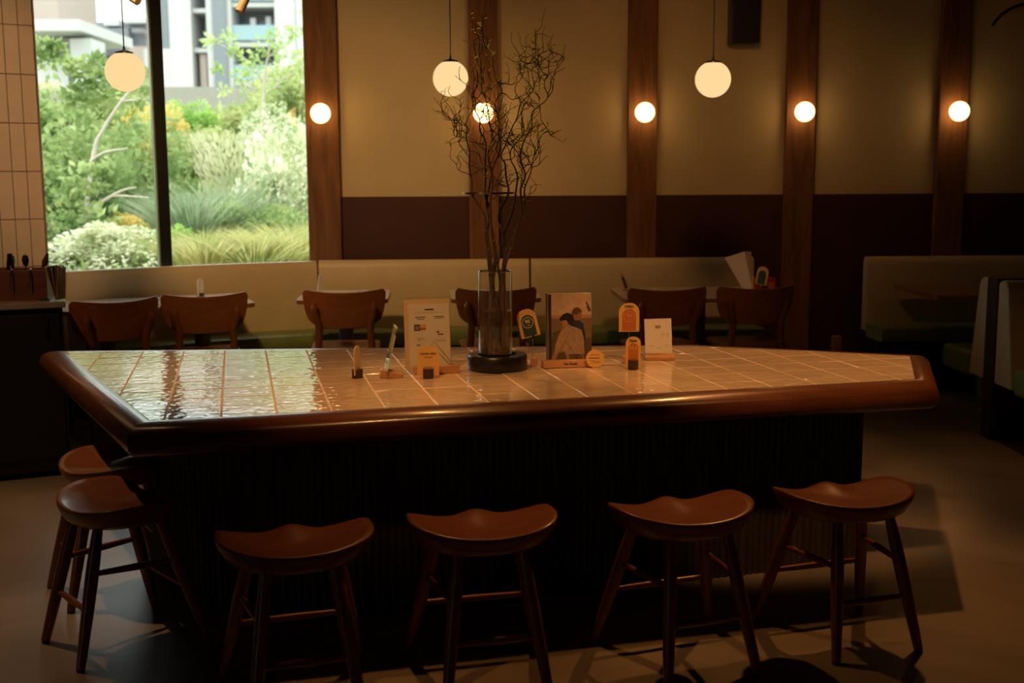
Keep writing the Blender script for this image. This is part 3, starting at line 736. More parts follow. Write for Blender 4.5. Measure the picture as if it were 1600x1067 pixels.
# A5 menu in acrylic on a wooden block with a wire triangle
t = thing('menu_stand', 'tall cream printed menu in acrylic on a wooden block with a wire triangle', 'menu stand', (-.318, 4.478, SUR), math.radians(13))
MB().box((.022, 0, .015), (.178, .042, .030)).build('base_block', M['block'], t, bevel=.0015)
tilt = math.radians(-7)
pn = MB().box((0, .003, .148), (.180, .0012, .272)).build('menu_sheet', M['paper'], t, loc=(-.008, 0, .006), rot=(tilt, 0, 0))
MB().box((0, .0, .150), (.188, .003, .284)).build('acrylic_cover', M['acrylic'], t, loc=(-.008, -.0015, .006), rot=(tilt, 0, 0))
ins = MB().box((.007, 0, .143), (.160, .0006, .245)).build('printed_page', M['papwhite'], pn, loc=(0, .0018, 0))
pr = MB().use(M['ink']); y = .0012
bars(pr, [(-.008, .028, .240, .2455), (-.046, -.006, .2115, .2145), (-.038, -.012, .2045, .207), (.026, .068, .2125, .2155), (.03, .066, .2065, .2085), (.04, .062, .1425, .1465)], y)
pr.use(M['inkfaint']); bars(pr, [(-.05, .068, .2295, .2305), (-.02, .042, .2335, .2343), (-.04, -.018, .131, .133), (-.04, -.012, .126, .128), (-.04, -.026, .121, .123), (.03, .07, .122, .124), (.04, .074, .117, .119), (-.044, -.03, .10, .108)], y)
pr.use(M['blueink']); bars(pr, [(-.052, -.028, .160, .186)], y)
pr.use(M['orange']); bars(pr, [(-.028, -.006, .163, .172), (-.046, -.034, .165, .178)], y-.0002)
pr.use(M['yellow']); bars(pr, [(-.028, -.004, .172, .186)], y-.0002)
pr.use(M['red']); bars(pr, [(.037, .046, .150, .1575)], y)
pr.build('print', None, pn)
MB().tube([(-.058, -.012, .030), (.010, -.030, .128), (.088, -.012, .030)], .0018, 8).build('wire_triangle', M['brass'], t)
# small ORDER HERE card
t = thing('order_card', 'small mustard arch card reading ORDER HERE in a dark round block', 'sign', (-.320, 4.365, SUR), math.radians(4))
block(t, .020, .036)
c = MB().add(*upright(arch(.082, .112, .010, .030), -.001, .001)).build('card', M['yellow'], t)
textmesh('lettering', 'ORDER HERE', .0105, M['ink'], c, (0, -.0014, .093), bold=.0002)
bars(MB(), [(-.018, .018, .081, .0822), (-.012, .014, .0772, .0784), (-.016, .018, .041, .042)], -.0014).build('small_print', M['ink'], c)
# vase
VX, VY = -.066, 4.58
t = thing('vase_stand', 'low round black stand under the glass vase', 'stand', (VX+.006, VY, SUR))
MB().lathe([(0, 0), (.117, 0), (.120, .004), (.120, .052), (.114, .060), (.078, .060), (.078, .050), (0, .050)], n=64).build('disc', M['black'], t, smooth=True)
t = thing('glass_vase', 'tall clear cylindrical glass vase half full of water', 'vase', (VX, VY, SUR+.0505))
H = .340
MB().lathe([(0, 0), (.066, 0), (.068, .003), (.068, H-.002), (.0665, H), (.065, H-.002), (.0645, .016), (0, .013)], n=64).build('glass_wall', M['vaseg'], t, smooth=True)
MB().lathe([(0, .0135), (.0642, .0165), (.0642, .183), (0, .183)], n=64).build('water', M['vasew'], t, smooth=True)
GL = bpy.data.materials.new('solid_glass'); GL.use_nodes = True; _b = GL.node_tree.nodes['Principled BSDF']; _b.inputs['Transmission Weight'].default_value = 1; _b.inputs['Roughness'].default_value = .02; _b.inputs['IOR'].default_value = 1.45
vt = [o for o in bpy.data.objects if o.name == 'glass_vase'][0]
MB().lathe([(.0648+.0022*math.cos(2*PI*q/10)+.0, H+.0022*math.sin(2*PI*q/10)) for q in range(11)], n=64).build('rim', thin_glass('glass_lip', (.8, .82, .8), .05, 1, .35), vt, smooth='all')
MB().lathe([(0, .0008), (.064, .0008), (.0643, .004), (.0643, .012), (0, .012)], n=64).build('thick_bottom', GL, vt, smooth=True)
t = thing('branch_ring', 'thin flat brass ring holding the willow branches above the vase', 'ring', (-.090, VY, 1.447))
MB().lathe([(.090, -.004), (.102, -.004), (.102, .003), (.090, .003), (.090, -.004)], n=48).build('ring', M['brass'], t, smooth=True)
# curly willow
stems = [
 ('curly willow stem bending out to the far left', -.02, [(760, 547), (766, 490), (765, 420), (760, 380), (757, 340), (738, 300), (735, 262), (731, 225), (727, 198), (710, 193), (712, 212), (722, 214)]),
 ('curly willow stem rising behind the round lamp, tip near the pendant', .03, [(768, 548), (764, 500), (769, 430), (762, 370), (766, 330), (757, 294), (760, 240), (752, 205), (746, 180), (735, 150), (730, 130), (740, 108), (750, 87)]),
 ('curly willow stem in the middle with a tall leafy tip', -.01, [(775, 549), (779, 500), (771, 440), (775, 390), (763, 335), (763, 292), (779, 240), (781, 205), (775, 165), (783, 138), (772, 118), (771, 90), (757, 72)]),
 ('tallest curly willow stem, reaching the highest tip right of the post', .02, [(785, 549), (779, 500), (783, 440), (790, 390), (780, 340), (794, 297), (788, 258), (784, 238), (800, 203), (812, 168), (832, 140), (841, 118), (835, 92), (838, 66)]),
 ('curly willow stem swinging out to the far right', -.03, [(796, 549), (786, 500), (784, 430), (795, 385), (813, 345), (814, 302), (819, 271), (813, 234), (828, 205), (833, 176), (856, 150), (849, 129), (866, 110), (883, 92)]),
 ('curly willow stem on the right with a hooked tip', .04, [(760, 549), (778, 505), (781, 440), (779, 400), (794, 350), (807, 302), (805, 263), (796, 239), (816, 210), (817, 171), (829, 140), (822, 105), (829, 98)]),
 ('short curly willow stem leaning right above the ring', 0, [(788, 549), (790, 500), (788, 430), (801, 380), (817, 330), (822, 290), (834, 250), (842, 224), (853, 205), (866, 214)]),
 ('slender curly willow stem leaning left between the lamps', -.04, [(753, 549), (765, 490), (769, 440), (772, 390), (766, 340), (769, 290), (764, 240), (768, 200), (757, 150), (770, 135), (762, 110)])]
def curl(p, d, n, step, k):
    out = [p]; ax = Vector((k.uniform(-1, 1), k.uniform(-1, 1), k.uniform(-1, 1))).normalized(); ph = k.uniform(0, 6); fr = k.uniform(.5, .9)
    for i in range(n):
        d = (Matrix.Rotation(.55*math.sin(ph+i*fr), 3, ax) @ d + Vector((0, 0, .04))).normalized()
        ax = (ax+Vector((k.gauss(0, .2), k.gauss(0, .2), k.gauss(0, .2)))).normalized(); out.append(out[-1]+d*step)
    return out
def willow_leaf(mb, p, d, L_, w_):
    s_ = d.cross(Vector((0, .4, 1))); s_ = s_.normalized() if s_.length > .01 else Vector((1, 0, 0)); q = d+Vector((0, 0, -.35))
    mb.add([p, p+d*L_*.4+s_*w_, p+(d*.7+q*.3)*L_, p+d*L_*.4-s_*w_], [(0, 1, 2, 3)])
for si, (lab, dy, wp) in enumerate(stems):
    k = random.Random(50+si); pts = []
    for i, (px, py) in enumerate(wp):
        up = max(0, min(1, (545-py)/240)); inv = py > 424
        y = VY+(dy*.9 if inv else dy*(1+1.8*up)) + (k.uniform(-.035, .035) if py < 290 else 0)
        q = at(px, py, y)
        if inv:
            rr = Vector((q.x-VX, q.y-VY));
            if rr.length > .056: rr = rr*(.056/rr.length); q.x, q.y = VX+rr.x, VY+rr.y
        if i == 0: q.z = SUR+.0505+.022
        pts.append((q.x, q.y, q.z))
    P = catmull([Vector(q) for q in pts], 9)
    for i, q in enumerate(P):
        a_ = max(.55 if q.z > .9 else .2, min(1, (q.z-1.2)/.3)); q.x += a_*.004*math.sin(i*.55+si); q.y += a_*.008*math.cos(i*.5+si*2)
    N = len(P); rad = [.0062*(1-i/N)**1.6+.0011 for i in range(N)]
    mb = MB().tube(P, rad, 8); lv = MB()
    def twig(P0, d, n, step, r0, lvl):
        tw = curl(P0, d, n, step, k); mb.tube(tw, [r0*(1-i/len(tw))+.0007 for i in range(len(tw))], 5)
        for i in range(2, len(tw)):
            if k.random() < .20: willow_leaf(lv, tw[i], Vector((k.uniform(-1, 1), k.uniform(-1, 1), k.uniform(-.2, 1))).normalized(), k.uniform(.016, .032), k.uniform(.0022, .004))
        if lvl > 0 and len(tw) > 8:
            for _ in range(2):
                i = k.randint(3, len(tw)-3); dd = (tw[i+1]-tw[i]).normalized(); dd = (dd+Vector((k.uniform(-1, 1), k.uniform(-.8, .8), k.uniform(-.2, .9)))).normalized(); twig(tw[i], dd, k.randint(5, 10), .011, r0*.6, lvl-1)
    for _ in range(11):
        i = k.randint(int(N*.45), N-2); q = P[i]; dd = Vector((k.uniform(-1, 1)*(1.0), k.uniform(-.7, .7), k.uniform(.1, 1.1))).normalized()
        twig(q, dd, k.randint(8, 18), .0125, .0014, 1)
    for _ in range(26):
        i = k.randint(int(N*.2), N-1); q = P[i]
        if q.z < 1.0: continue
        willow_leaf(lv, q, Vector((k.uniform(-1, 1), k.uniform(-1, 1), k.uniform(-.2, 1))).normalized(), k.uniform(.015, .030), k.uniform(.0022, .004))
    if si in (2, 3):
        for _ in range(16): q = P[N-1-k.randint(0, 14)]; willow_leaf(lv, q, Vector((k.uniform(-.6, .6), k.uniform(-.6, .6), k.uniform(.2, 1))).normalized(), k.uniform(.02, .035), k.uniform(.003, .0045))
    o = mb.build('willow_branch', M['bark'], None, smooth=True); tag(o, lab, 'branch', 'curly willow branches in the vase')
    lv.build('leaves', M['leafwillow'], o)
# 90 minutes sign on a rod
def arch_sign(t, w_, h_, inner, z0, tiltx, rod, txt, over=None, lean=0):
    c = MB().add(*upright(arch(w_, h_, 0, w_*.46), -.0012, .0012)).build('card', M['yellow'], t, loc=(0, 0, z0), rot=(0, tiltx, lean))
    MB().add(*upright(arch(w_*.68, h_*.76, 0, w_*.34), -.0018, -.0010)).build('arch_panel', M[inner], c, loc=(0, 0, h_*.03))
    cz = h_*.52
    if txt == '90':
        ring2(MB(), .0205, .0225, 0, cz, -.0021).build('circle', M['inkwhite' if inner == 'dgreen' else 'inkbrown'], c)
        textmesh('lettering', '90', .0205, M['inkwhite' if inner == 'dgreen' else 'inkbrown'], c, (0, -.0021, cz+.004), bold=.0004)
        textmesh('lettering', 'min', .0085, M['inkwhite' if inner == 'dgreen' else 'inkbrown'], c, (.002, -.0021, cz-.011), bold=.0001)
    elif txt: textmesh('lettering', txt, .026, M['inkbrown'], c, (0, -.0021, cz+.0), bold=.0002)
    if over: textmesh('lettering', over, .014, M['dgreen'], c, (-.001, -.0019, h_*.865), bold=.0006)
    return c
t = thing('time_sign', 'tilted green arch sign reading 90 min, just right of the vase', 'sign', (.088, 4.65, SUR), math.radians(6))
MB().box((.0, 0, .016), (.028, .03, .032)).build('block', M['block'], t, bevel=.001)
MB().tube([(-.006, 0, .03), (-.003, .001, .118)], .0012, 8).build('rod', M['metal'], t)
MB().box((-.002, .001, .122), (.006, .006, .018)).build('clip', M['black'], t)
arch_sign(t, .079, .115, 'dgreen', .118, math.radians(-14), .1, '90').location.x = -.010
# book on a wooden base
t = thing('photo_book', 'book whose cover photo shows two people seated in a field, on a wooden base', 'book', (.232, 4.628, SUR+.029), math.radians(9))
lean = math.radians(-3)
bk = MB().box((0, .012, .1325), (.184, .021, .265)).build('pages', M['papwhite'], t, rot=(lean, 0, 0))
cm = {k: plain('cover_'+k, v, .5, var=.12, scale=40) for k, v in dict(sky=(.56, .40, .28), haze=(.42, .24, .15), field=(.20, .135, .065), dusk=(.10, .07, .035), edge=(.035, .02, .012), hair=(.018, .012, .010), hair2=(.12, .055, .03), skin=(.40, .19, .11), skin2=(.33, .15, .09), coat=(.36, .24, .16), coat2=(.28, .18, .12), navy=(.025, .03, .055), white=(.5, .42, .33)).items()}
cv = MB(); cy = [0.0]
def lay(mt, poly): cv.use(cm[mt]); cy[0] -= .00006; cv.add(*upright(poly, cy[0]-.0001, cy[0]+.0002))
lay('haze', rect(-.092, .092, 0, .265)); lay('sky', rect(-.075, .092, .178, .265)); lay('field', rect(-.075, .092, .05, .165)); lay('dusk', rect(-.075, .092, 0, .085)); lay('edge', rect(-.086, -.073, 0, .262))
lay('dusk', [(-.07, .11), (-.03, .12), (.0, .10), (-.02, .06), (-.07, .05)]); lay('edge', [(.068, .228), (.072, .232), (.090, .197), (.086, .190)]); lay('edge', [(.070, .212), (.073, .214), (.084, .192), (.080, .190)])
lay('navy', [(.01, .055), (.065, .04), (.066, .10), (.058, .142), (.04, .158), (.015, .160), (.0, .13)])
lay('skin2', circ(.020, .032, .176)); lay('hair2', [(.013, .17), (.010, .19), (.020, .206), (.036, .209), (.050, .200), (.052, .188), (.040, .186), (.030, .178), (.022, .182)])
lay('coat2', [(-.075, .0), (.0, .0), (-.005, .05), (-.05, .06)]); lay('coat', [(-.062, .02), (.062, .02), (.060, .08), (.050, .118), (.022, .130), (-.005, .138), (-.030, .120), (-.045, .095), (-.058, .055)])
lay('skin', [(-.030, .158), (-.028, .132), (-.018, .126), (-.008, .140), (-.004, .158)]); lay('hair', [(-.038, .156), (-.040, .166), (-.026, .182), (-.008, .188), (.010, .182), (.020, .166), (.018, .148), (.010, .140), (-.002, .142), (-.012, .158), (-.026, .156)])
lay('skin', circ(.0045, -.012, .150, 12)); lay('coat2', [(-.062, .02), (-.035, .045), (-.012, .028), (-.004, .0), (-.06, .0)]); lay('dusk', [(-.06, .0), (-.045, .03), (-.02, .03), (-.01, .0)])
cv.build('front_cover', None, bk, loc=(0, .0012, 0))
ring2(MB(), .006, .008, .012, .056, -.0012, 6).build('cover_mark', cm['white'], bk)
MB().box((-.0905, .012, .1325), (.003, .024, .267)).build('spine', cm['edge'], bk)
t = thing('book_base', 'wooden base under the book with lettering and a wire triangle', 'book stand', (.232, 4.622, SUR), math.radians(9))
MB().box((-.010, 0, .0145), (.205, .055, .028)).build('base_block', M['block'], t, bevel=.0015)
textmesh('lettering', 'Sun Royal', .0135, M['ink'], t, (-.002, -.0278, .015), bold=.0005)
MB().tube([(-.068, -.022, .028), (-.003, -.030, .148), (.045, -.022, .055), (.055, -.022, .030)], .0018, 8).build('wire_triangle', M['brass'], t)
t = thing('round_token', 'round cream disc with fine print leaning against the book base', 'sign', (.332, 4.590, SUR), math.radians(5))
c = MB().add(*upright(circ(.036, 0, .036), -.0015, .0015)).build('disc', M['yellow'], t, rot=(math.radians(-4), 0, 0))
bars(MB(), [(-.018, .018, .050, .0515), (-.026, .02, .037, .040), (-.02, -.002, .0265, .028), (-.008, .022, .0205, .0222)], -.0019).build('fine_print', M['ink'], c)
# right-hand arch signs
t = thing('time_sign', 'orange arch sign with a circled 90, standing behind the smaller M4 card', 'sign', (.478, 4.70, SUR), math.radians(3))
MB().box((-.012, 0, .014), (.028, .03, .028)).build('block', M['block'], t, bevel=.001)
MB().tube([(0, 0, .028), (0, .0, .14)], .0012, 8).build('rod', M['metal'], t)
arch_sign(t, .084, .118, 'orange', .130, 0, .1, '90', 'OPEN')
t = thing('table_number', 'small mustard arch card with orange panel reading M4 in a dark round block', 'sign', (.480, 4.548, SUR), math.radians(5))
block(t, .021, .037)
arch_sign(t, .060, .122, 'orange', .008, 0, .1, None, 'Open')
textmesh('lettering', 'M4', .026, M['inkbrown'], t, (0, -.0023, .084), bold=.0002)
# white card on wood
t = thing('card_holder', 'white printed card leaning back on a small wooden block, rightmost on the table', 'sign', (.618, 4.800, SUR), math.radians(-4))
MB().add(*yz([(-.032, 0), (.032, 0), (.032, .026), (.008, .030), (-.032, .012)], -.062, .062)).build('base_block', M['block'], t, bevel=.001)
c = MB().box((0, 0, .075), (.112, .0015, .150)).build('card', M['papwhite'], t, loc=(-.004, -.002, .020), rot=(math.radians(-9), math.radians(-2), 0))
bars(MB(), [(-.012, .010, .109, .122), (.012, .026, .086, .0875), (.012, .024, .08, .0812), (.012, .026, .074, .0752), (.032, .046, .086, .0875), (.032, .046, .08, .0812), (.032, .044, .074, .0752), (-.04, -.022, .036, .0375), (.026, .042, .036, .0375), (-.008, .014, .027, .0282)], -.0012).build('small_print', M['inkfaint'], c)

# ------------------------------------------------------------------ small things on the back tables
def ptop(px, py): q = at(px, py, 7); d = q-Vector((0, 0, EYE)); return Vector((0, 0, EYE))+d*((.7508-EYE)/d.z)
t = thing('table_card', 'pale pointed card standing in a dark block on the right window table', 'sign', (-2.02, 7.50, .7508), math.radians(70))
MB().box((0, 0, .014), (.035, .035, .028)).build('block', M['darkblock'], t, bevel=.001)
MB().add(*upright(arch(.06, .112, .01, .028), -.004, .004)).build('card', M['papwhite'], t)
t = thing('acrylic_card', 'thin clear acrylic card on the table behind the lone chair', 'sign', (-1.30, 7.82, .7508), math.radians(70))
MB().box((0, 0, .006), (.05, .03, .012)).build('foot', M['acrylic'], t); MB().box((0, 0, .065), (.06, .006, .11)).build('sheet', M['papwhite'], t, rot=(math.radians(8), 0, 0))
t = thing('time_sign', 'small green arch sign turned edge-on at the left end of the long cafe table', 'sign', (.775, 7.80, .7508), math.radians(62))
MB().box((0, 0, .006), (.05, .04, .012)).build('foot', M['block'], t)
arch_sign(t, .07, .115, 'dgreen', .012, 0, .1, None, None, 0).rotation_euler = (math.radians(-22), 0, 0)
t = thing('large_menu', 'large folded cream menu leaning on the long cafe table', 'menu', (1.55, 7.68, .7508), math.radians(-8))
q0, q1, q2, q3 = (-.085, 0, 0.001), (.0, -.02, 0.001), (-.045, .0, .245), (-.195, .03, .20)
MB().add([(-.005, 0, .001), (.05, -.02, .001), (-.012, -.01, .268), (-.135, .02, .225)], [(0, 1, 2, 3)]).build('front_leaf', M['papwhite'], t).modifiers.new('t', 'SOLIDIFY').thickness = .003
MB().add([(.05, -.02, .001), (.060, .05, .001), (.035, .07, .262), (-.012, -.01, .268)], [(0, 1, 2, 3)]).build('back_leaf', M['papwhite'], t).modifiers.new('t', 'SOLIDIFY').thickness = .003
t = thing('acrylic_card', 'thin yellowish card standing just in front of the large leaning menu', 'sign', (1.575, 7.55, .7508), math.radians(80))
MB().box((0, 0, .006), (.04, .03, .012)).build('foot', M['block'], t); MB().box((0, 0, .065), (.05, .006, .11)).build('sheet', M['yellow'], t)
t = thing('time_sign', 'green arch sign on a rod between the large menu and the red box', 'sign', (1.635, 7.60, .7508), math.radians(-38))
MB().box((0, 0, .010), (.03, .03, .02)).build('block', M['block'], t); MB().tube([(0, 0, .02), (0, 0, .07)], .0015, 8).build('rod', M['metal'], t)
arch_sign(t, .082, .120, 'dgreen', .055, math.radians(10), .1, None)
t = thing('tissue_box', 'low dark red box on the right end of the long cafe table', 'box', (1.70, 7.80, .7508), math.radians(4))
MB().box((0, 0, .042), (.135, .1, .084)).build('body', M['red'], t, bevel=.004)
MB().box((-.03, -.051, .036), (.03, .002, .035)).box((.035, -.051, .036), (.04, .002, .045)).build('label_print', M['orange'], t)

# ------------------------------------------------------------------ outside the window
def gz(x, y): return max(-.1, .05+(y-9.5)*.155)
gm = MB(); NX_, NY_ = 30, 30
vs = []
for j in range(NY_+1):
    for i in range(NX_+1):
        x = -26+32*i/NX_; y = 8.9+19*j/NY_; vs.append((x, y, gz(x, y)+.12*math.sin(x*1.3)*math.cos(y*1.1)))
gm.add(vs, [(j*(NX_+1)+i, j*(NX_+1)+i+1, (j+1)*(NX_+1)+i+1, (j+1)*(NX_+1)+i) for j in range(NY_) for i in range(NX_)])
struct(gm.build('terrain_bank', plain('earth_and_moss', (.20, .24, .10), .95, var=.3, scale=2)))
struct(MB().box((-20, 45, -.15+0), (90, 110, .1)).build('terrain_far', plain('far_ground', (.3, .33, .2), .95)))
struct(MB().box((-12, 28.2, 1.8), (40, .4, 3.8)).build('retaining_wall', M['concrete']))
def leafcloud(n, kind, seed):
    """unit sized foliage around the origin: z from 0 to 1, radius 0.5"""
    k = random.Random(seed); mb = MB()
    blobs = [(Vector((k.uniform(-.3, .3), k.uniform(-.3, .3), k.uniform(.25, .75))), k.uniform(.14, .28)) for _ in range(11)]
    for i in range(n):
        if kind == 'bush':
            c, r = blobs[k.randrange(len(blobs))]; d = Vector((k.gauss(0, 1), k.gauss(0, 1), k.gauss(0, 1))).normalized(); p = c+d*r*k.uniform(.65, 1.05); L_ = k.uniform(.035, .07); w_ = L_*.32
            d = (d+Vector((k.uniform(-1, 1), k.uniform(-1, 1), k.uniform(-1, .6)))*.9).normalized()
        elif kind == 'grass':
            a = k.uniform(0, 2*PI); r = .42*k.random()**.6; p = Vector((r*math.cos(a)*.6, r*math.sin(a)*.6, 0)); d = Vector((math.cos(a)*r*1.5, math.sin(a)*r*1.5, 1)).normalized(); L_ = k.uniform(.6, 1.0); w_ = .006
            s_ = d.cross(Vector((k.uniform(-1, 1), k.uniform(-1, 1), .2))).normalized(); m1 = p+d*L_*.6; m2 = m1+(d+Vector((math.cos(a)*.6, math.sin(a)*.6, -.3)))*L_*.3
            mb.add([p-s_*w_, p+s_*w_, m1+s_*w_, m1-s_*w_, m2], [(0, 1, 2, 3), (3, 2, 4)]); continue
        elif kind == 'plume':
            a = k.uniform(0, 2*PI); r = .35*k.random()**.5; h_ = k.random(); p = Vector((r*math.cos(a)*(.4+h_), r*math.sin(a)*(.4+h_), h_)); d = Vector((math.cos(a)*.4, math.sin(a)*.4, 1)).normalized(); L_ = k.uniform(.05, .12); w_ = .006
        s_ = d.cross(Vector((k.uniform(-1, 1), k.uniform(-1, 1), k.uniform(-1, 1))))
        if s_.length < .05: s_ = Vector((1, 0, 0))
        s_.normalize(); mb.add([p, p+d*L_*.45+s_*w_, p+d*L_, p+d*L_*.45-s_*w_], [(0, 1, 2, 3)])
    return mb
clouds = {}
def plant(px, py, Y, W_, H_, kind, mk, lab, grp=None, name='shrub', cat='shrub', var=0):
    """base centre on the sight line px, py top given by H_; stands on the bank"""
    key = (kind, mk, var)
    if key not in clouds:
        n_ = {'bush': 4200, 'grass': 900, 'plume': 2600}[kind]
        o = leafcloud(n_, kind, 11+var).build('foliage' if False else name, M[mk]); clouds[key] = o.data
    else:
        o = bpy.data.objects.new(name, clouds[key]); COL.objects.link(o)
    p = at(px, py, Y)                              # centre of the plant
    o.location = (p.x, p.y, p.z-H_/2); o.scale = (W_, W_*.8, H_); o.rotation_euler = (0, 0, (px*7 % 628)/100)
    # stems down to the bank
    zb = gz(p.x, p.y)-.12
    k = random.Random(int(px*3+py)); sm = MB()
    for _ in range(5):
        a = k.uniform(0, 6.28); x1, y1 = math.cos(a)*.16, math.sin(a)*.16
        sm.tube([(x1*.2, y1*.2, (zb-(p.z-H_/2))/H_), (x1*.5, y1*.5, .1), (x1*1.4, y1*1.4, .62)], [.018, .013, .005], 6)
    sm.build('stem', M['palebark'], o, smooth=True)
    tag(o, lab, cat, grp); return o
P_ = plant
P_(100, 300, 13.0, 1.9, 1.7, 'bush', 'l_green', 'mid green bush at the left edge of the window')
P_(95, 215, 17.0, 2.0, 1.5, 'bush', 'l_green', 'higher mid green bush at the left edge of the window', var=1)
P_(175, 285, 14.5, 1.9, 1.8, 'bush', 'l_green', 'mid green bush behind the crossing pale branches', var=2)
P_(245, 220, 17.5, 1.3, 1.3, 'bush', 'l_yellow', 'yellow and orange tinged bush behind the window mullion')
P_(210, 205, 20.0, 1.6, 1.3, 'bush', 'l_yellow', 'yellow tinged bush just below the left pendant lamp', var=1)
P_(311, 200, 18.5, .95, 1.0, 'bush', 'l_bright', 'bright green round bush right of the mullion, below the grey wall')
P_(180, 385, 11.6, 1.3, .75, 'bush', 'l_white', 'speckled pale leaved shrub above the bench, left of the mullion', var=1)
P_(205, 360, 12.2, .6, .4, 'bush', 'l_yellow', 'small yellow flowering clump left of the mullion, low down', var=2)
P_(95, 385, 11.9, 1.0, .8, 'bush', 'l_dark', 'darker green shrub low at the left edge of the window')
P_(150, 340, 13.2, 1.3, .9, 'bush', 'l_dark', 'darker green shrub under the pale branches', var=1)
P_(345, 325, 13.5, 1.6, 1.3, 'grass', 'l_blue', 'blue green grass clump in the middle of the right pane', name='grass_clump', cat='grass')
P_(300, 330, 13.0, 1.3, 1.1, 'grass', 'l_blue', 'blue green grass clump close to the mullion in the right pane', name='grass_clump', cat='grass', var=1)
P_(365, 285, 14.5, 1.3, 1.1, 'plume', 'l_plume', 'pale beige feathery grass plume in the right pane', name='feathery_grass', cat='grass')
P_(330, 250, 17.0, 1.7, 1.1, 'bush', 'l_olive', 'dull olive shrub behind the feathery plume')
P_(440, 300, 13.6, 1.3, 1.8, 'bush', 'l_white', 'tall white speckled shrub at the right edge of the window', var=2)
P_(430, 230, 16.5, 1.5, 1.3, 'bush', 'l_white', 'white speckled shrub higher up at the right of the window', var=3)
P_(390, 195, 19.0, 1.7, 1.2, 'bush', 'l_olive', 'olive shrub under the balconies in the right pane', var=1)
P_(455, 165, 18.0, 1.5, 1.5, 'bush', 'l_olive', 'tall olive green bush beside the first timber post', var=2)
P_(320, 385, 11.8, 1.2, .8, 'grass', 'l_gold', 'golden grass clump just right of the mullion above the bench', name='grass_clump', cat='grass')
P_(395, 385, 11.9, 1.3, .8, 'grass', 'l_gold', 'golden grass clump mid right pane above the bench', name='grass_clump', cat='grass', var=1)
P_(460, 375, 12.1, 1.1, .9, 'grass', 'l_gold', 'golden grass clump beside the first timber post above the bench', name='grass_clump', cat='grass', var=2)
P_(410, 365, 12.8, 1.0, .8, 'bush', 'l_green', 'fresh green shrub among the golden grasses', var=3)
P_(285, 385, 12.2, .8, .7, 'bush', 'l_bright', 'bright green low shrub hard against the mullion in the right pane', var=1)
P_(285, 260, 17.0, 1.2, 1.1, 'bush', 'l_green', 'mid green shrub right of the mullion below the bright one', var=4)
P_(140, 180, 22.0, 2.2, 1.3, 'bush', 'l_olive', 'olive shrub high on the bank in the left pane', var=3)
P_(480, 250, 19.0, 1.6, 1.4, 'bush', 'l_green', 'mid green shrub at the right window edge behind the speckled ones', var=1)
# ground cover
k = random.Random(3); gc = MB()
for i in range(26000):
    y = 9.6+17.5*k.random()**1.1; x = k.uniform(-.55, -.10)*y+k.uniform(-.4, .4); z = gz(x, y)+.12*math.sin(x*1.3)*math.cos(y*1.1)
    h_ = k.uniform(.08, .32)*min(1, (y-7.6)/7); a = k.uniform(0, PI); w_ = h_*.16; dx, dy = k.uniform(-.5, .5)*h_, k.uniform(-.5, .5)*h_; z += k.uniform(-.03, .3)*k.random()
    gc.add([(x, y, z), (x+w_*math.cos(a)+dx*.4, y+w_*math.sin(a)+dy*.4, z+h_*.5), (x+dx, y+dy, z+h_), (x-w_*math.cos(a)+dx*.4, y-w_*math.sin(a)+dy*.4, z+h_*.5)], [(0, 1, 2, 3)])
tag(gc.build('ground_cover', leafmat('mixed_ground_cover', (.14, .28, .07), (.34, .46, .16), (.62, .66, .32), .9)), 'mixed green ground cover filling the bank outside the window', 'ground cover', None, 'stuff')
# trees
def tree(lab, base, limbs, leafspots, mk, seed, r0=.045, n=170, lsize=.10):
    k = random.Random(seed); t = thing('garden_tree', lab, 'tree', base)
    B = Vector(base); mb = MB()
    for limb, r in limbs:
        P = catmull([Vector(q)-B for q in limb], 6); mb.tube(P, [r*(1-.75*i/len(P)) for i in range(len(P))], 8)
    mb.build('trunk', M['palebark'], t, smooth=True)
    lv = MB()
    for c, r in leafspots:
        c = Vector(c)-B
        for _ in range(int(n*max(.4, r/.5))):
            d = Vector((k.gauss(0, 1), k.gauss(0, 1), k.gauss(0, 1))).normalized(); p = c+d*r*k.uniform(.2, 1); dd = (d+Vector((k.uniform(-1, 1), k.uniform(-1, 1), k.uniform(-.6, 1)))).normalized(); L_ = lsize*k.uniform(.6, 1.3); w_ = L_*.3
            s_ = dd.cross(Vector((k.uniform(-1, 1), k.uniform(-1, 1), k.uniform(-1, 1)))).normalized(); lv.add([p, p+dd*L_*.45+s_*w_, p+dd*L_, p+dd*L_*.45-s_*w_], [(0, 1, 2, 3)])
    lv.build('leaves', M[mk], t)
a = lambda x, y, Y: tuple(at(x, y, Y))
b0 = a(118, 395, 12.5); b0 = (b0[0], b0[1], gz(*b0[:2])-.1)
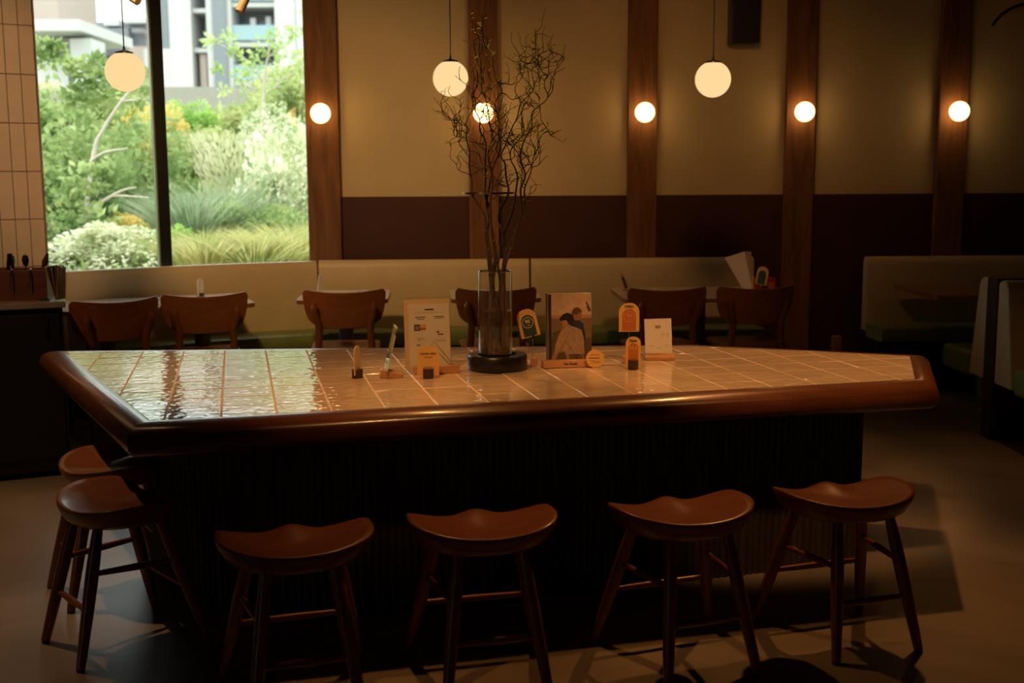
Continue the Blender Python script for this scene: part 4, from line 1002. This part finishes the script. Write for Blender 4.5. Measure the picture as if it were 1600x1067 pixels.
tree('pale stemmed tree with forked leaning branches in the left pane', b0,
     [([b0, a(145, 250, 12.6), a(160, 205, 12.6), a(185, 165, 12.6), a(205, 140, 12.6), a(222, 118, 12.7)], .030), ([a(142, 252, 12.6), a(165, 238, 12.5), a(200, 232, 12.4)], .022), ([a(190, 158, 12.6), a(214, 156, 12.6)], .016),
      ([b0, a(135, 345, 12.1), a(160, 315, 12.1), a(180, 306, 12.1), a(232, 309, 12.1)], .026), ([a(160, 315, 12.1), a(190, 298, 12.1), a(213, 293, 12.1)], .02), ([b0, a(75, 345, 12.4), a(105, 290, 12.4)], .02), ([a(125, 345, 12.2), a(140, 320, 12.2)], .02)],
     [(a(75, 95, 12.8), .20), (a(66, 75, 12.8), .12), (a(88, 75, 12.8), .06), (a(115, 105, 12.8), .09), (a(128, 113, 12.8), .12), (a(148, 118, 12.8), .15), (a(165, 128, 12.8), .17), (a(150, 95, 12.8), .06), (a(170, 150, 12.8), .2), (a(228, 125, 12.8), .15), (a(215, 150, 12.8), .18), (a(120, 150, 12.8), .10), (a(90, 160, 12.9), .2), (a(150, 175, 12.9), .25), (a(185, 200, 12.9), .25), (a(120, 215, 12.9), .3), (a(100, 260, 12.9), .35), (a(200, 265, 12.9), .2), (a(130, 285, 12.1), .22), (a(112, 325, 12.1), .25), (a(158, 345, 11.9), .16), (a(150, 275, 12.1), .14), (a(105, 365, 12.0), .2), (a(175, 268, 12.2), .14)], 'l_green', 5)
b1 = a(410, 260, 16); b1 = (b1[0], b1[1], gz(*b1[:2])-.1)
tree('thin tree with lime leaves in front of the balconies', b1,
     [([b1, a(412, 160, 16), a(414, 120, 16), a(418, 90, 16), a(425, 60, 16)], .03), ([a(414, 130, 16), a(385, 95, 16), a(372, 80, 16)], .015), ([a(418, 90, 16), a(445, 70, 16), a(456, 52, 16)], .012), ([a(412, 150, 16), a(450, 120, 16), a(478, 95, 16)], .014), ([a(385, 95, 16), a(350, 72, 16), a(330, 66, 16)], .01)],
     [(a(415, 78, 16), .20), (a(437, 78, 16), .14), (a(456, 50, 16), .09), (a(427, 60, 16), .10), (a(405, 85, 16), .12), (a(383, 92, 16), .09), (a(355, 60, 16), .10), (a(330, 66, 16), .10), (a(365, 82, 16), .06), (a(464, 90, 16), .10), (a(440, 110, 16), .16), (a(470, 118, 16), .22), (a(375, 120, 16), .12), (a(340, 108, 16), .06), (a(395, 110, 16), .12), (a(480, 4, 15), .1), (a(484, 30, 15), .08), (a(482, 50, 15), .06), (a(425, 150, 16), .25), (a(385, 150, 16), .18), (a(350, 140, 16), .10)], 'l_lime', 9, n=75, lsize=.09)
# buildings
def slab(t, name, mt, x0, x1, y0, y1, Y, dep, **k):
    a_, b_ = at(x0, y1, Y), at(x1, y0, Y)
    return MB().box(((a_.x+b_.x)/2-t.location.x, Y+dep/2-t.location.y, (a_.z+b_.z)/2-t.location.z), (abs(b_.x-a_.x), dep, abs(b_.z-a_.z))).build(name, M[mt], k.get('parent', t))
q = at(375, 148, 80)
t = thing('apartment_building', 'pale grey apartment block with glass balconies in the right pane', 'building', (q.x, 80, 0))
slab(t, 'wall', 'bdark', 262, 640, -160, 300, 82.5, 9)
slab(t, 'pier', 'bwhite', 262, 273, -160, 76, 80.2, 4); slab(t, 'pier', 'bwhite', 262, 270, 76, 300, 79.8, 4); slab(t, 'pier', 'bgrey', 266, 281, -160, 300, 80.0, 3)
for x0, x1, mt, Y in ((276, 290, 'bwhite', 79.7), (333, 354, 'bwhite', 79.6), (438, 455, 'bwhite', 79.6), (455, 470, 'bgrey', 80.0), (470, 490, 'bwhite', 79.7), (490, 500, 'bgrey', 80)):
    slab(t, 'pier', mt, x0, x1, -160, 300, Y, 3.2)
for y in (-110, -48, 14, 76, 137):
    slab(t, 'floor_slab', 'bwhite', 285, 336, y-1, y+6, 80.2, 2.6); slab(t, 'floor_slab', 'bgrey', 288, 333, y+6, y+12, 81.2, 1.6)
    slab(t, 'floor_slab', 'bwhite', 352, 440, y-11, y-3, 79.9, 3.2)
for y in (14, 76, -48):
    o = slab(t, 'window', 'bwin', 296, 315, y+18, y+58, 82.4, .2); slab(t, 'window_bar', 'bdark', 296, 315, y+36, y+38, 82.3, .08, parent=o)
    o = slab(t, 'window', 'bwin', 372, 436, y+18, y+56, 82.4, .2); slab(t, 'window_bar', 'bgrey', 403, 405, y+18, y+56, 82.3, .08, parent=o)
    slab(t, 'side_wall', 'bgrey', 354, 372, y-3, y+52, 81.2, 1.4); slab(t, 'side_wall', 'bwhite', 288, 296, y+6, y+62, 81.2, 1.4)
for y in (39, 101, -23): slab(t, 'balcony_railing', 'rail', 354, 439, y, y+24, 79.75, .1)
slab(t, 'pipe_and_gap_strip', 'bpink', 314, 322, 84, 136, 80.4, .5)
slab(t, 'pipe_and_gap_strip', 'bgrey', 342, 345, -160, 300, 79.3, .2); slab(t, 'curtain', 'bwhite', 392, 399, 28, 66, 80.6, .3); slab(t, 'curtain', 'bwhite', 416, 423, 26, 60, 80.6, .3)  # grey strip down the white pier stands in for its gap
q = at(85, 120, 60); t = thing('overhang_building', 'white building with a deep flat canopy at the left of the window', 'building', (q.x, 60, 0))
slab(t, 'tower', 'bpink', 20, 86, -60, 32, 64, 6); slab(t, 'canopy', 'bwhite', 20, 124, 30, 48, 58, 8)
slab(t, 'upper_wall', 'bgrey', 20, 108, 46, 90, 61, 4); slab(t, 'wall', 'bwhite', 20, 105, 88, 260, 59.6, 3); slab(t, 'pier', 'bwhite', 120, 142, 60, 260, 59, 2); slab(t, 'recess', 'concrete', 104, 122, 60, 260, 60.2, 2)
q = at(195, 120, 95); t = thing('apartment_building', 'distant light grey stepped building behind the left pendant lamp', 'building', (q.x, 95, 0))
slab(t, 'wall', 'bgrey', 146, 200, 44, 325, 97, 6); slab(t, 'wall', 'bgrey', 160, 245, 34, 325, 98, 6); slab(t, 'wall', 'bpink', 214, 246, 72, 325, 94, 3); slab(t, 'roof_block', 'bwhite', 162, 185, 30, 40, 97, 5); slab(t, 'roof_block', 'bwhite', 196, 245, 28, 36, 97, 5)
for x0, x1, y0, y1 in ((150, 164, 48, 56), (148, 165, 74, 86), (152, 165, 97, 106), (206, 222, 44, 51)): slab(t, 'window', 'bdark', x0, x1, y0, y1, 93.5, 3.2)
q = at(255, 120, 70); t = thing('white_annex', 'plain bright white wall block directly behind the mullion', 'building', (q.x, 90, 0))
slab(t, 'wall', 'bwhite', 236, 264, 76, 325, 88, 3)
